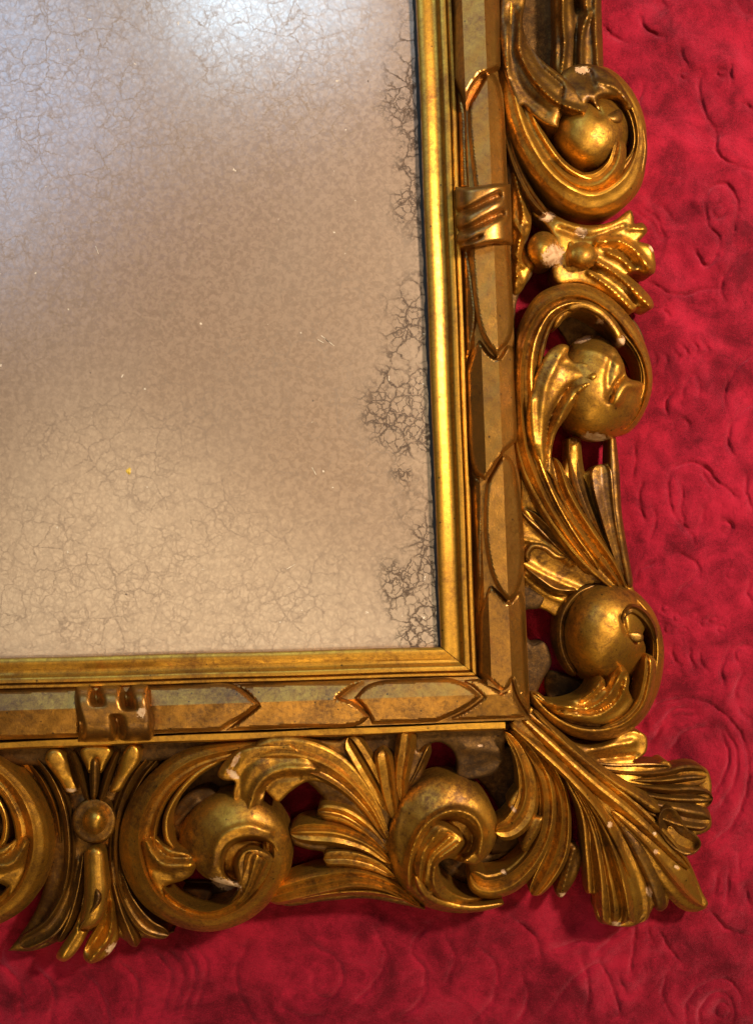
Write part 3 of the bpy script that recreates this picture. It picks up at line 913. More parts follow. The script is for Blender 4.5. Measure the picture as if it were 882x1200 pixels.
def tie(par, c, ax, hw, hl, z, bands):
    """ribbon wound over the rail: c centre, ax direction along the rail, hw across, hl along"""
    c = np.array(c, float); ax = np.array(ax, float); ax /= np.hypot(*ax); nn = np.array([-ax[1], ax[0]])
    nu, nv = 56, 44
    V, C = [], []
    for i in range(nu + 1):
        u = -1 + 2 * i / nu
        for j in range(nv + 1):
            v = -1 + 2 * j / nv
            skew = (0.30 if abs(ax[1]) > 0.5 else 0.08) * v
            w_ = 1 - 0.06 * math.cos(v * 5)
            p = c + ax * hl * (u + 0.05 * math.sin(3 * v)) + nn * hw * v
            hump = max(0.0, 1 - abs(v) ** 3.0) ** 0.55
            z_ = z - 26 + 26 * hump
            for (uc, wdt, amp, v0, v1) in bands:
                if v0 <= v <= v1:
                    f = min(1, (v - v0) * 6, (v1 - v) * 6)
                    z_ -= amp * f * math.exp(-((u - uc - skew) / wdt) ** 2)
            e = max(0.0, 1 - ((abs(u) - 0.82) / 0.18) ** 2) if abs(u) > 0.82 else 1.0
            z_ -= 7 * (1 - math.sqrt(e))
            z_ += 0.3 * float(wob(np.array(p[0]), np.array(p[1]), 3.0))
            V.append(P(p[0], p[1], z_)); C.append(float(chip_values(np.array(p[0]), np.array(p[1]))))
    n1 = nv + 1; fs = []
    for i in range(nu):
        for j in range(nv):
            k = i * n1 + j
            fs.append((k, k + 1, k + n1 + 1, k + n1))
    bl = [j for j in range(nv + 1)] + [i * n1 + nv for i in range(1, nu + 1)] + [nu * n1 + j for j in range(nv - 1, -1, -1)] + [i * n1 for i in range(nu - 1, 0, -1)]
    n0 = len(V)
    for b in bl:
        V.append((V[b][0], V[b][1], 40 * ZS * S)); C.append(0)
    m = len(bl)
    for i in range(m):
        fs.append((bl[i], n0 + i, n0 + (i + 1) % m, bl[(i + 1) % m]))
    va = np.array(V); t = fs[(nu // 2) * nv + nv // 2]
    if np.cross(va[t[1]] - va[t[0]], va[t[2]] - va[t[0]])[2] < 0:
        fs = [tuple(reversed(f)) for f in fs]
    return make('ribbon_tie', V, fs, RAILM, par, C, sharp=45)
tie(railR, (566, 252), (8.0, 250), 33, 35, 77, [(-0.40, 0.13, 7, -0.75, 1.3), (0.22, 0.13, 8, -0.85, 1.3), (0.66, 0.08, 5, 0.0, 1.3)])
tie(railB, (133, 836), (516, -13), 33, 43, 78, [(-0.36, 0.13, 15, -1.4, -0.22), (0.46, 0.14, 17, -1.4, -0.05), (0.04, 0.13, 12, 0.0, 1.4), (-0.95, 0.06, 5, -1.4, 1.4)])

# ================================================================== pierced carving
# ---- back boards that carry the carving behind the rail
bbR = relief('back_board_or_hole_shade', root, [(583, -140, 1), (600, -140, 1), (600, 60), (600, 160), (612, 230), (622, 262), (616, 292), (624, 318), (606, 350), (604, 420), (612, 520), (622, 620), (640, 690), (632, 712), (614, 716), (613, 740), (624, 756), (636, 752), (646, 775), (636, 796), (629, 812), (622, 845, 1), (606, 800, 1), (598, 500), (590, 200)],
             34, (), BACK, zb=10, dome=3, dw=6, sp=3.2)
bbB = relief('back_board_or_hole_shade', root, [(-140, 872, 1), (0, 868), (300, 858), (598, 846, 1), (600, 862, 1), (592, 868), (589, 890), (578, 906), (560, 912), (536, 912), (535, 895), (530, 880), (516, 870), (504, 872), (497, 884), (440, 900), (360, 890), (200, 890), (100, 900), (0, 895), (-140, 898, 1)],
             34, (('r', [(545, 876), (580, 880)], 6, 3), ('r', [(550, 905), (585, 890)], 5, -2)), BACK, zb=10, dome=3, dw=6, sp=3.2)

# dark sheets added low in the pierced openings, standing in for their deep shade
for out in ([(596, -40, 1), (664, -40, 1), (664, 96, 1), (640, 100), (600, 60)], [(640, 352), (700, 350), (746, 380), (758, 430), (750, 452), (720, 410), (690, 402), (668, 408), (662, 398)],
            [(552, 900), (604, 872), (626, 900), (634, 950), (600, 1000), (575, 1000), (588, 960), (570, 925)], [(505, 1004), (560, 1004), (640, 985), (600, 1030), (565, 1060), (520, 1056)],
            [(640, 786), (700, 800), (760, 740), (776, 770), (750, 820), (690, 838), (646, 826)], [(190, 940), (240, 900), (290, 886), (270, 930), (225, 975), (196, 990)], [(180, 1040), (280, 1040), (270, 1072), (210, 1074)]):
    relief('back_board_or_hole_shade', root, out, 9, (), BACK, zb=4, dome=2, dw=5, sp=4)

# ---- upper scroll on the right
BAND_IN = [(-1, 0), (-.93, 8), (-.82, 11), (-.62, 6), (-.42, 5), (-.2, 13), (-.08, 14), (.15, 11), (.5, 8), (.8, 2), (1, -7)]
sc1 = strip('scroll', root, [(600, -60, 46, 14, 14), (597, 0, 46, 15, 12), (597, 60, 46, 16, 12), (603, 120, 46, 18, 16), (622, 172, 46, 22, 20), (655, 214, 46, 24, 22), (695, 231, 45, 26, 25), (729, 213, 44, 22, 22),
                              (746, 178, 42, 7, 11), (746, 142, 42, 7, 9), (731, 110, 42, 9, 10), (708, 90, 42, 10, 11), (690, 86, 42, 9, 9)], BAND_IN, tips=(0, 10), nu=34, step=1.9)
relief('ball', sc1, circle(692, 152, 45, 47), 24, (('ball', 692, 154, 46, 48, 0, 42), ('r', [(694, 96), (696, 118), (702, 134)], 4, -5), ('r', [(672, 92), (690, 112)], 3, 3), ('r', [(700, 100), (722, 118)], 3, 3)),
       zb=12, dome=4, dw=3, sp=1.6, smooth=2)
relief('cap', sc1, [(656, 88), (668, 78), (690, 75), (712, 84), (731, 104), (742, 126), (735, 128), (724, 116), (708, 112), (700, 116), (702, 126), (712, 132), (726, 128), (729, 140), (720, 146), (708, 140), (700, 128), (690, 118), (684, 132), (674, 118), (662, 104)],
       [(690, 80, 50), (735, 115, 46), (690, 115, 60), (712, 140, 58)], (('r', [(690, 84), (694, 104)], 4, -3), ('r', [(700, 96), (722, 104), (736, 120)], 3, 3)), DULL, zb=26, dome=6, dw=8)
relief('leaf', sc1, [(585, -10, 1), (617, -6, 1), (612, 25), (616, 44), (632, 68), (652, 84), (663, 93), (678, 107), (690, 126), (686, 136), (672, 138), (660, 133), (655, 141), (653, 150), (646, 149), (634, 143), (622, 134), (612, 124), (606, 130, 1), (592, 90), (585, 40)],
       [(600, 0, 52), (600, 60, 56), (650, 110, 60), (688, 130, 60), (646, 149, 56), (606, 125, 54)],
       (('r', [(610, 15), (609, 60), (630, 98), (654, 120), (682, 130)], 3.5, 6), ('r', [(617, 50), (632, 76), (656, 98)], 3.5, -4), ('e', [(659, 103), (657, 118), (659, 134)], 1.2, -6), ('r', [(600, 10), (598, 60), (612, 105), (640, 130)], 5, -2.5), ('r', [(594, 30), (594, 90)], 3, 2.5)),
       DULL, zb=30, dome=5, dw=7)
strip('tongue', sc1, [(640, 185, 48, 6, 6), (670, 212, 50, 10, 9), (700, 214, 52, 12, 11), (720, 195, 54, 10, 9), (726, 172, 55, 8, 6), (725, 163, 54, 5, 5)], [(-1, -3), (-.8, 5), (-.5, 3), (-.1, 8), (.1, 9), (.5, 5), (1, -4)], tips=(20, 9), zb=28)
relief('back_leaf', sc1, [(646, -60, 1), (704, -60, 1), (704, 0), (706, 60), (707, 92, 1), (690, 98), (660, 96), (648, 84), (649, 40)], 30,
       (('r', [(661, -60), (659, 20), (661, 52), (657, 90)], 3.5, 7), ('r', [(652, 50), (652, 90)], 3, 3), ('r', [(671, -20), (675, 20), (674, 80)], 4, -5), ('r', [(690, 14), (681, 40), (680, 80)], 3.5, 7), ('r', [(700, -60), (697, 20), (700, 80)], 3.5, 6), ('r', [(676, 4), (677, 10)], 5, -9), ('r', [(688, -40), (686, 6)], 5, 6)),
       DULL, zb=12, dome=5, dw=6)
strip('rim', sc1, [(741, 118, 40, 3, 3), (751, 145, 40, 3, 3), (755, 172, 40, 3, 3), (751, 198, 40, 4, 3), (742, 222, 40, 3, 3)], ROUND, tips=(10, 14), zb=14, amp=.5)
strip('side_leaf', sc1, [(589, 128, 38, 5, 4), (594, 165, 40, 7, 5), (605, 200, 42, 8, 6), (622, 232, 42, 7, 7), (640, 252, 40, 5, 6)], [(-1, -3), (-.6, 3), (-.2, 1), (.2, 7), (.5, 3), (1, -3)], DULL, tips=(10, 12))

# ---- tassel of leaves, bead and knob between the two right-hand scrolls
sp1 = relief('leaf_spray', root, [(626, 236), (640, 244), (662, 258), (690, 264), (718, 259), (738, 246), (742, 254), (743, 262), (752, 261), (758, 270), (752, 279), (748, 283, 1), (762, 288), (767, 303), (766, 320), (757, 322), (746, 318), (735, 322, 1), (750, 335), (764, 352), (765, 360), (758, 364), (748, 361), (740, 366), (728, 358), (700, 340), (676, 332), (655, 334), (646, 322), (650, 300), (648, 280), (636, 262), (622, 250)],
             [(660, 270, 38), (700, 285, 44), (740, 270, 38), (762, 310, 38), (690, 325, 34), (762, 358, 34), (640, 250, 30)],
             (('r', [(700, 284), (722, 282), (740, 290), (760, 314)], 4, 7), ('r', [(712, 296), (728, 304), (742, 318)], 3, 5), ('r', [(705, 290), (726, 294), (744, 312)], 2.2, -4), ('r', [(700, 308), (726, 326), (760, 358)], 4, 8),
              ('e', [(690, 311), (712, 318), (735, 338), (744, 352)], 2, -6), ('r', [(700, 280), (730, 268), (754, 268)], 3, 3), ('r', [(655, 268), (690, 278), (730, 266)], 4, -4), ('r', [(690, 320), (715, 338), (740, 362)], 3, 4)), zb=12, dome=5, dw=6)
relief('bead', sp1, circle(637, 293, 20, 22), 30, (('ball', 637, 293, 20, 22, 0, 26),), zb=14, dome=3, dw=3, sp=1.5, smooth=2)
relief('knob', sp1, [(657, 284), (672, 280), (690, 282), (702, 292), (702, 306), (692, 314), (674, 314), (660, 312), (655, 298)], 36, (('ball', 684, 299, 18, 17, 0, 16), ('r', [(668, 284), (666, 312)], 3, 5)), zb=20, dome=6, dw=7, smooth=2)
relief('side_leaf', sp1, [(598, 190, 1), (606, 200), (614, 224), (622, 250), (621, 270), (614, 286), (618, 300), (626, 310), (620, 322), (610, 342), (602, 346), (599, 300)], 36,
       (('r', [(602, 200), (612, 250), (606, 300), (604, 336)], 3, 5), ('r', [(612, 240), (618, 262)], 3, 4), ('r', [(603, 262), (612, 276)], 2.5, 5), ('r', [(603, 298), (612, 312)], 2.5, 5), ('r', [(604, 318), (610, 332)], 2.5, 4)), zb=12, dome=5, dw=6)

# ---- middle scroll on the right
BAND2 = [(-1, -7), (-.85, 1), (-.6, 6), (-.35, 9), (-.18, 13), (-.05, 10), (.1, 5), (.25, 6), (.42, 13), (.55, 11), (.7, 4), (.82, 8), (.93, 9), (1, 0)]
sc2 = strip('scroll', root, [(700, 672, 44, 14, 12), (664, 622, 46, 18, 14), (636, 572, 47, 20, 18), (618, 522, 48, 18, 22), (612, 470, 49, 12, 26), (612, 425, 50, 10, 24), (621, 388, 50, 14, 22), (643, 359, 50, 19, 16), (676, 349, 49, 17, 13),
                             (706, 362, 47, 16, 12), (732, 388, 45, 14, 9), (751, 418, 42, 9, 6), (758, 448, 42, 6, 8), (752, 474, 42, 6, 9), (736, 498, 40, 7, 8), (716, 511, 38, 5, 6)], BAND2, tips=(20, 18), nu=38, step=1.8)
strip('tongue', sc2, [(660, 362, 50, 6, 7), (682, 357, 52, 6, 6), (704, 368, 52, 7, 5), (720, 386, 52, 6, 5), (730, 405, 52, 4, 4)], ROUND, tips=(16, 8), zb=30, amp=.8)
strip('tongue', sc2, [(648, 385, 46, 4, 4), (658, 370, 47, 5, 4), (676, 361, 48, 5, 4), (694, 365, 48, 5, 4), (705, 377, 47, 4, 3)], ROUND, tips=(12, 6), zb=26, amp=.7)
relief('ball', sc2, [(668, 404), (684, 394), (704, 395), (720, 408), (730, 425), (735, 442), (752, 448), (760, 452), (757, 475), (744, 497), (724, 511), (700, 517), (680, 511), (664, 497), (655, 475), (655, 440), (660, 415)], 24,
       (('ball', 703, 456, 56, 63, 0, 44), ('r', [(713, 470), (720, 452), (730, 440), (734, 430)], 2.5, -6), ('r', [(722, 470), (734, 452), (750, 452)], 6, 5), ('r', [(672, 408), (700, 412), (724, 428)], 4, 2.5), ('r', [(717, 418), (712, 440), (712, 466)], 4, -3.5)),
       zb=12, dome=4, dw=3, sp=1.7, smooth=2)
relief('leaf', sc2, [(628, 540, 1), (616, 500), (622, 455), (634, 425), (644, 410), (658, 403), (666, 406), (665, 417), (672, 424), (684, 424), (696, 430), (702, 442), (696, 454), (684, 460), (676, 462, 1), (674, 470), (664, 488), (652, 506), (646, 530), (648, 562, 1)],
       [(622, 520, 58), (640, 440, 62), (664, 408, 58), (700, 440, 64), (650, 530, 54)],
       (('r', [(640, 560), (634, 500), (640, 450), (656, 416)], 5, 3), ('e', [(640, 548), (641, 505), (652, 474), (668, 452), (690, 446)], 2.4, -8), ('r', [(650, 520), (658, 486), (672, 464), (696, 440)], 5, 5), ('r', [(660, 424), (680, 432), (694, 436)], 5, -2.5), ('r', [(622, 470), (626, 520)], 4, 3)),
       zb=30, dome=6, dw=9)
strip('lip', sc2, [(734, 440, 46, 3, 3), (722, 448, 56, 4, 3), (714, 462, 60, 4, 3), (712, 474, 58, 3, 3)], ROUND, tips=(6, 6), zb=40, amp=.4, mat=DULL)
strip('side_leaf', sc2, [(601, 430, 46, 4, 5), (603, 480, 46, 5, 6), (611, 530, 46, 6, 7), (628, 572, 46, 6, 8)], [(-1, -4), (-.3, 2), (.2, 6), (.6, 2), (1, -4)], tips=(20, 20), zb=12)

# ---- leafy stem between the middle scroll and the big ball
st = relief('stem', root, [(606, 520, 1), (622, 552), (646, 566, 1), (655, 560), (668, 520, 1), (678, 518, 1), (680, 555, 1), (692, 550, 1), (706, 545), (714, 540, 1), (712, 515, 1), (719, 516, 1), (721, 545), (724, 590), (727, 630), (734, 665), (746, 702, 1), (716, 716), (690, 706), (668, 700), (652, 722), (640, 716), (616, 704), (610, 660), (608, 600)],
           [(610, 640, 36), (640, 700, 32), (620, 560, 40), (680, 640, 40), (720, 600, 30), (735, 690, 36)],
           (('r', [(616, 600), (634, 622), (668, 660)], 4, 4), ('r', [(612, 660), (640, 676), (680, 694)], 5, 5), ('r', [(614, 676), (640, 696), (664, 706)], 4, 4), ('r', [(612, 632), (640, 640), (660, 654)], 3, 3)), zb=12, dome=4, dw=6)
BROAD = [(-1, -5), (-.85, 3), (-.65, 6), (-.3, 1), (0, -1), (.3, 1), (.6, 6), (.8, 5), (1, -5)]
strip('leaf', st, [(606, 496, 47, 8, 7), (622, 548, 49, 12, 11), (650, 600, 50, 13, 12), (687, 650, 50, 11, 11), (724, 690, 46, 6, 6)], BROAD, tips=(24, 16), zb=24, nu=32)
strip('leaf', st, [(646, 536, 43, 8, 7), (658, 580, 45, 11, 10), (684, 624, 46, 11, 10), (714, 664, 45, 8, 7), (732, 694, 40, 4, 4)], BROAD, tips=(20, 14), zb=24, nu=30)
strip('leaf', st, [(652, 549, 38, 7, 7), (664, 576, 40, 8, 8), (684, 608, 40, 7, 7), (706, 640, 40, 5, 5), (722, 668, 38, 3, 3)], [(-1, -2), (-.75, 4), (-.2, -1), (.3, 3), (.6, 5), (1, -3)], DULL, tips=(12, 14), zb=20)
strip('leaf', st, [(670, 512, 32, 8, 8), (672, 545, 36, 9, 8), (681, 580, 40, 8, 8), (696, 616, 40, 6, 6), (714, 650, 38, 3, 3)], [(-1, -2), (-.5, 3), (0, 1), (.4, 6), (.7, 4), (1, -3)], DULL, tips=(4, 14), zb=16)
strip('leaf', st, [(704, 544, 42, 11, 12), (706, 570, 44, 11, 11), (712, 604, 44, 8, 8), (720, 640, 42, 6, 5), (732, 680, 38, 3, 3)], [(-1, 0), (-.85, 6), (-.5, 3), (0, 2), (.5, 4), (.85, 5), (1, -2)], DULL, tips=(12, 14), zb=18)
strip('leaf', st, [(716, 510, 32, 4, 4), (718, 550, 38, 6, 5), (722, 600, 40, 5, 5), (728, 640, 40, 5, 4), (738, 690, 36, 4, 4)], ROUND, DULL, tips=(4, 10), zb=14, amp=.7)
strip('leaf', st, [(611, 598, 40, 8, 6), (630, 614, 42, 8, 7), (652, 636, 44, 6, 7), (674, 660, 44, 3, 4)], [(-1, -3), (-.7, 5), (-.2, 0), (.4, 3), (1, -4)], DULL, tips=(16, 16), zb=22)
strip('curl', st, [(664, 654, 44, 3, 3), (652, 652, 46, 4, 4), (638, 642, 46, 4, 4), (624, 640, 46, 4, 4), (617, 650, 45, 4, 4), (620, 658, 43, 3, 3)], ROUND, DULL, tips=(8, 6), zb=30, amp=.6)
strip('curl', st, [(614, 664, 40, 3, 3), (630, 676, 43, 5, 5), (652, 690, 44, 6, 6), (676, 692, 44, 4, 4)], RIDGE, DULL, tips=(10, 12), zb=24, amp=.8)

# ---- big ball scroll above the corner
sc3 = strip('scroll', root, [(622, 812, 44, 5, 7), (644, 835, 44, 10, 10), (676, 852, 44, 14, 12), (710, 853, 43, 16, 14), (740, 838, 43, 14, 13), (759, 810, 43, 9, 11), (768, 778, 43, 6, 9), (768, 748, 42, 5, 8), (758, 720, 42, 8, 8), (740, 698, 40, 8, 8)],
            [(-1, 0), (-.9, 7), (-.7, 8), (-.45, 2), (-.2, 3), (.05, 12), (.2, 12), (.5, 8), (.8, 3), (1, -6)], tips=(10, 16), nu=32, step=1.8)
relief('ball', sc3, [(690, 686), (712, 681), (736, 688), (754, 702), (764, 720), (758, 732), (752, 745), (756, 760), (752, 776), (744, 790), (726, 800), (700, 799), (682, 796), (670, 782), (664, 760), (663, 732), (671, 704)], 24,
       (('ball', 711, 741, 53, 61, 0, 50), ('r', [(729, 724), (734, 742), (746, 752)], 2.5, -5), ('r', [(754, 760), (748, 780), (742, 792)], 3, -4)), GOLD, zb=12, dome=4, dw=3, sp=1.6, smooth=2)
strip('collar', sc3, [(700, 684, 40, 5, 5), (676, 696, 40, 7, 7), (660, 718, 38, 8, 8), (656, 746, 36, 9, 8), (662, 772, 34, 8, 8), (674, 792, 32, 7, 6)], [(-1, -4), (-.5, 3), (0, 5), (.5, 2), (1, -5)], DULL, tips=(10, 10), zb=14)
strip('curl', sc3, [(768, 752, 46, 3, 3), (763, 734, 54, 5, 5), (752, 719, 60, 7, 6), (739, 713, 66, 7, 5), (731, 721, 67, 5, 4), (732, 736, 66, 3, 3)], [(-1, -3), (-.6, 4), (0, 2), (.5, 6), (1, -2)], DULL, tips=(6, 6), zb=32)
relief('tab', sc3, [(734, 742), (744, 740), (753, 744), (752, 752), (742, 752)], 66, (), DULL, zb=40, dome=3, dw=4, sp=1.4)
relief('leaf', sc3, [(622, 812, 1), (640, 819), (662, 821), (684, 812), (698, 796), (704, 793), (708, 798), (709, 806, 1), (716, 790), (726, 780), (733, 784), (737, 796), (736, 808), (740, 818), (742, 824), (732, 838), (712, 848), (690, 848), (664, 842), (642, 832)],
       [(630, 816, 46), (680, 830, 54), (705, 798, 60), (732, 786, 62), (735, 835, 50)],
       (('r', [(640, 824), (675, 824), (694, 812), (706, 797)], 3.2, 5), ('r', [(650, 828), (690, 830), (712, 816), (728, 788)], 3.2, 6), ('r', [(650, 823), (685, 822), (708, 804)], 2.4, -4), ('r', [(660, 836), (700, 838), (726, 820), (733, 798)], 4, 3), ('r', [(656, 832), (694, 835), (718, 822), (730, 798)], 2, -3.5)), BRIGHT, zb=30, dome=5, dw=6)
strip('tongue', sc3, [(700, 856, 48, 5, 6), (730, 846, 50, 7, 7), (750, 826, 52, 8, 7), (758, 800, 54, 8, 7), (760, 778, 55, 7, 7), (758, 767, 54, 5, 5)], [(-1, -3), (-.6, 6), (-.2, 4), (.2, 8), (.6, 5), (1, -4)], tips=(20, 8), zb=28)
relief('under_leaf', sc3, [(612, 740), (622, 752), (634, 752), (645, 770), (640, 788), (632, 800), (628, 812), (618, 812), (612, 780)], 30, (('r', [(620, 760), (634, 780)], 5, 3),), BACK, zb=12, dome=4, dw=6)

# ---- big corner acanthus leaf
def corner():
    back = relief('corner_acanthus', root, [(598, 846, 1), (622, 828, 1), (650, 852), (676, 872), (706, 872), (738, 856), (756, 862), (756, 882), (742, 893), (760, 899), (779, 891), (787, 898), (786, 910, 1), (797, 900), (812, 896), (827, 901), (833, 918), (831, 938), (826, 945, 1), (832, 955), (832, 970), (822, 977), (815, 979, 1), (821, 990), (814, 1000), (804, 1003, 1), (812, 1020), (822, 1045), (829, 1060), (820, 1065), (800, 1061), (784, 1053, 1), (780, 1064), (772, 1068), (766, 1062, 1), (758, 1074), (742, 1085), (720, 1085), (703, 1079), (697, 1066), (703, 1048, 1), (688, 1047, 1), (687, 1015), (688, 975), (680, 940), (660, 905), (630, 874), (604, 858)],
            [(610, 845, 44), (670, 890, 46), (730, 935, 44), (780, 980, 40), (825, 1060, 27), (830, 920, 30), (785, 900, 30), (715, 1075, 31), (690, 1040, 29), (748, 865, 30), (700, 880, 34)],
            (('r', [(690, 880), (740, 870)], 5, 4), ('r', [(700, 890), (745, 885)], 3, -3), ('rim', 3, 1.5)), GOLD, zb=10, dome=4, dw=5, sp=1.9, smooth=1)
    LOBE = [(-1, -2), (-.85, 6), (-.68, 7), (-.45, 0), (-.2, 5), (-.05, 6), (.2, 0), (.45, 5), (.6, 5), (.8, 0), (1, -4)]
    LOB2 = [(-1, -4), (-.8, 0), (-.5, 5), (-.3, 6), (0, 0), (.3, 1), (.6, 7), (.75, 8), (.92, 3), (1, -3)]
    strip('lobe', back, [(680, 896, 36, 4, 4), (722, 904, 36, 8, 8), (760, 904, 34, 9, 9), (786, 902, 30, 6, 6)], GUT, DULL, tips=(14, 9), zb=12, amp=.7)
    strip('lobe', back, [(690, 902, 38, 4, 4), (732, 912, 39, 8, 7), (776, 913, 37, 10, 9), (806, 909, 34, 13, 12), (829, 909, 30, 9, 9)], [(-1, -4), (-.85, 4), (-.6, 6), (-.25, -2), (.05, 4), (.25, 5), (.55, -2), (.85, 4), (1, -3)], DULL, tips=(14, 12), nu=34, zb=14, amp=1.3)
    strip('lobe', back, [(700, 910, 41, 4, 4), (740, 926, 42, 8, 8), (784, 934, 39, 11, 10), (814, 935, 35, 13, 12), (835, 936, 31, 9, 9)], [(-1, -4), (-.85, 4), (-.6, 6), (-.25, -2), (.05, 4), (.25, 5), (.55, -2), (.85, 4), (1, -3)], DULL, tips=(14, 12), nu=34, zb=14, amp=1.3)
    strip('lobe', back, [(716, 924, 43, 4, 4), (758, 944, 44, 9, 8), (798, 956, 41, 14, 13), (832, 962, 35, 13, 12)], LOB2, DULL, tips=(14, 12), nu=32, zb=16)
    strip('lobe', back, [(662, 908, 38, 4, 4), (684, 950, 38, 5, 6), (691, 1000, 36, 6, 7), (695, 1048, 30, 9, 8)], [(-1, -2), (-.6, 4), (-.1, 0), (.3, 8), (.6, 8), (1, -4)], tips=(14, 4), zb=14)
    strip('lobe', back, [(668, 912, 42, 4, 4), (696, 962, 42, 8, 8), (711, 1020, 41, 14, 12), (718, 1062, 36, 19, 18), (718, 1085, 30, 15, 16)], LOBE, tips=(14, 9), nu=40, zb=14, amp=1.15)
    strip('lobe', back, [(676, 916, 46, 4, 4), (710, 962, 46, 7, 7), (733, 1010, 45, 10, 10), (745, 1052, 40, 13, 12), (748, 1082, 32, 10, 11)], [(-1, -3), (-.8, 0), (-.4, -1), (0, 2), (.35, 3), (.7, 10), (.88, 9), (1, -3)], tips=(14, 9), nu=34, zb=16)
    strip('lobe', back, [(722, 958, 40, 4, 4), (750, 1000, 41, 8, 8), (768, 1040, 36, 8, 8), (775, 1068, 30, 6, 6)], ROUND, DULL, tips=(14, 8), zb=14, amp=.8)
    strip('lobe', back, [(716, 950, 46, 4, 4), (756, 988, 45, 10, 10), (790, 1030, 40, 17, 16), (812, 1054, 32, 12, 14), (827, 1064, 27, 3, 3)], [(-1, -5), (-.6, 0), (-.15, 3), (.05, 9), (.3, 3), (.7, 1), (1, -4)], tips=(14, 6), nu=32, zb=14)
    strip('rib', back, [(598, 848, 46, 4, 4), (634, 878, 50, 6, 7), (672, 914, 51, 6, 7), (704, 952, 50, 6, 6), (726, 992, 48, 5, 5), (740, 1030, 44, 3, 4)], [(-1, -5), (-.5, -1), (0, 5), (.5, 7), (.75, 5), (1, -4)], tips=(8, 26), zb=20)
    rib = strip('rib', back, [(612, 838, 46, 9, 10), (650, 872, 49, 13, 12), (696, 914, 50, 14, 13), (740, 950, 49, 13, 13), (776, 984, 46, 11, 11), (808, 1018, 40, 6, 6)], [(-1, -5), (-.85, 3), (-.6, 4), (-.25, -1), (.1, 3), (.35, 4), (.65, 0), (1, -5)], GOLD, tips=(6, 30), zb=24, nu=36)
    strip('rib', back, [(624, 832, 48, 4, 4), (664, 872, 49, 6, 6), (708, 908, 50, 7, 6), (748, 934, 50, 9, 7), (774, 952, 49, 8, 7)], [(-1, -4), (-.5, 2), (0, 7), (.4, 6), (1, -4)], tips=(10, 14), zb=22)
    relief('curled_lobe', back, [(775, 950), (786, 946), (796, 956), (806, 972), (816, 979), (821, 990), (806, 1002), (788, 994), (776, 980), (771, 964)],
           [(780, 955, 52), (815, 990, 42), (790, 975, 43)], (('r', [(780, 956), (788, 978), (812, 992)], 6, -7), ('rim', 3.5, 4.5)), DULL, zb=26, dome=3, dw=5)
    strip('leaf', back, [(592, 858, 46, 4, 4), (606, 878, 47, 6, 6), (616, 905, 48, 9, 9), (619, 932, 48, 10, 12), (612, 956, 50, 12, 14), (597, 971, 52, 11, 12), (580, 974, 52, 9, 9)], [(-1, -4), (-.7, 2), (-.2, 0), (.15, 8), (.3, 9), (.6, 3), (.85, 4), (1, -2)], tips=(14, 12), nu=32, zb=22)
    relief('leaf_tooth', back, [(603, 928), (609, 922), (614, 940), (610, 950), (602, 952), (595, 944)], 48, (), GOLD, zb=26, dome=3, dw=4)
    strip('leaf', back, [(598, 856, 42, 4, 4), (622, 885, 43, 8, 7), (637, 915, 43, 10, 9), (641, 950, 42, 10, 10), (634, 985, 42, 10, 10), (617, 1012, 42, 12, 11), (592, 1032, 42, 14, 12), (566, 1036, 43, 13, 12), (551, 1023, 44, 9, 9)],
          [(-1, -5), (-.8, 3), (-.5, 6), (-.2, 2), (.1, 5), (.35, 9), (.6, 2), (.8, 1), (1, -3)], tips=(14, 14), nu=32, zb=16)
    relief('leaf_tooth', back, [(638, 955, 1), (634, 972), (626, 984), (614, 998), (610, 992), (616, 975), (624, 958)], 46, (('r', [(634, 960), (616, 992)], 3, 3),), GOLD, zb=22, dome=4, dw=5)
    strip('leaf', back, [(612, 862, 38, 4, 4), (640, 898, 40, 7, 6), (654, 930, 40, 9, 9), (657, 965, 39, 10, 10), (650, 1000, 38, 13, 11), (635, 1030, 36, 11, 10), (623, 1049, 35, 6, 6)], [(-1, -4), (-.75, 4), (-.45, 0), (-.1, 8), (.2, 4), (.5, 0), (.8, 5), (1, -2)], tips=(14, 8), nu=30, zb=14)
    relief('leaf', back, [(664, 985, 1), (676, 990), (681, 1005), (676, 1025), (664, 1045), (656, 1052), (650, 1046), (654, 1030), (660, 1010)], 30, (('r', [(672, 995), (658, 1046)], 3, 4),), DULL, zb=12, dome=4, dw=5)
    return back
corner()

# ---- snail scroll left of the corner
sc4 = relief('scroll', root, [(556, 1014, 1), (570, 1004), (580, 986), (583, 966), (576, 944), (560, 924), (540, 910), (520, 907), (498, 913), (476, 930), (460, 955), (453, 985), (456, 1015), (466, 1038), (482, 1054), (510, 1066), (540, 1070), (566, 1067), (590, 1058), (575, 1050, 1), (545, 1052), (525, 1042), (514, 1025), (514, 1012), (524, 1006), (540, 1010)], 26,
             (('ball', 522, 985, 74, 82, -15, 40), ('r', [(470, 940), (462, 985), (474, 1030), (500, 1056)], 6, 2),
              ('cut', [(511, 963), (530, 957), (548, 963), (558, 979), (556, 995), (546, 1006), (530, 1012), (522, 1008), (536, 995), (542, 986), (530, 976), (512, 969)], 5, 24),
              ('r', [(478, 1040), (480, 1006), (494, 972), (516, 954), (536, 950), (556, 958), (565, 978), (562, 1000)], 4, 7), ('r', [(560, 1066), (522, 1056), (508, 1036), (512, 1010), (536, 990)], 4, 6),
              ('r', [(540, 1066), (500, 1052), (490, 1028), (497, 1000), (516, 978)], 5, -5), ('r', [(498, 1034), (504, 1004), (526, 982)], 3, 4)), GOLD, zb=12, dome=5, dw=4, sp=1.5, smooth=2)
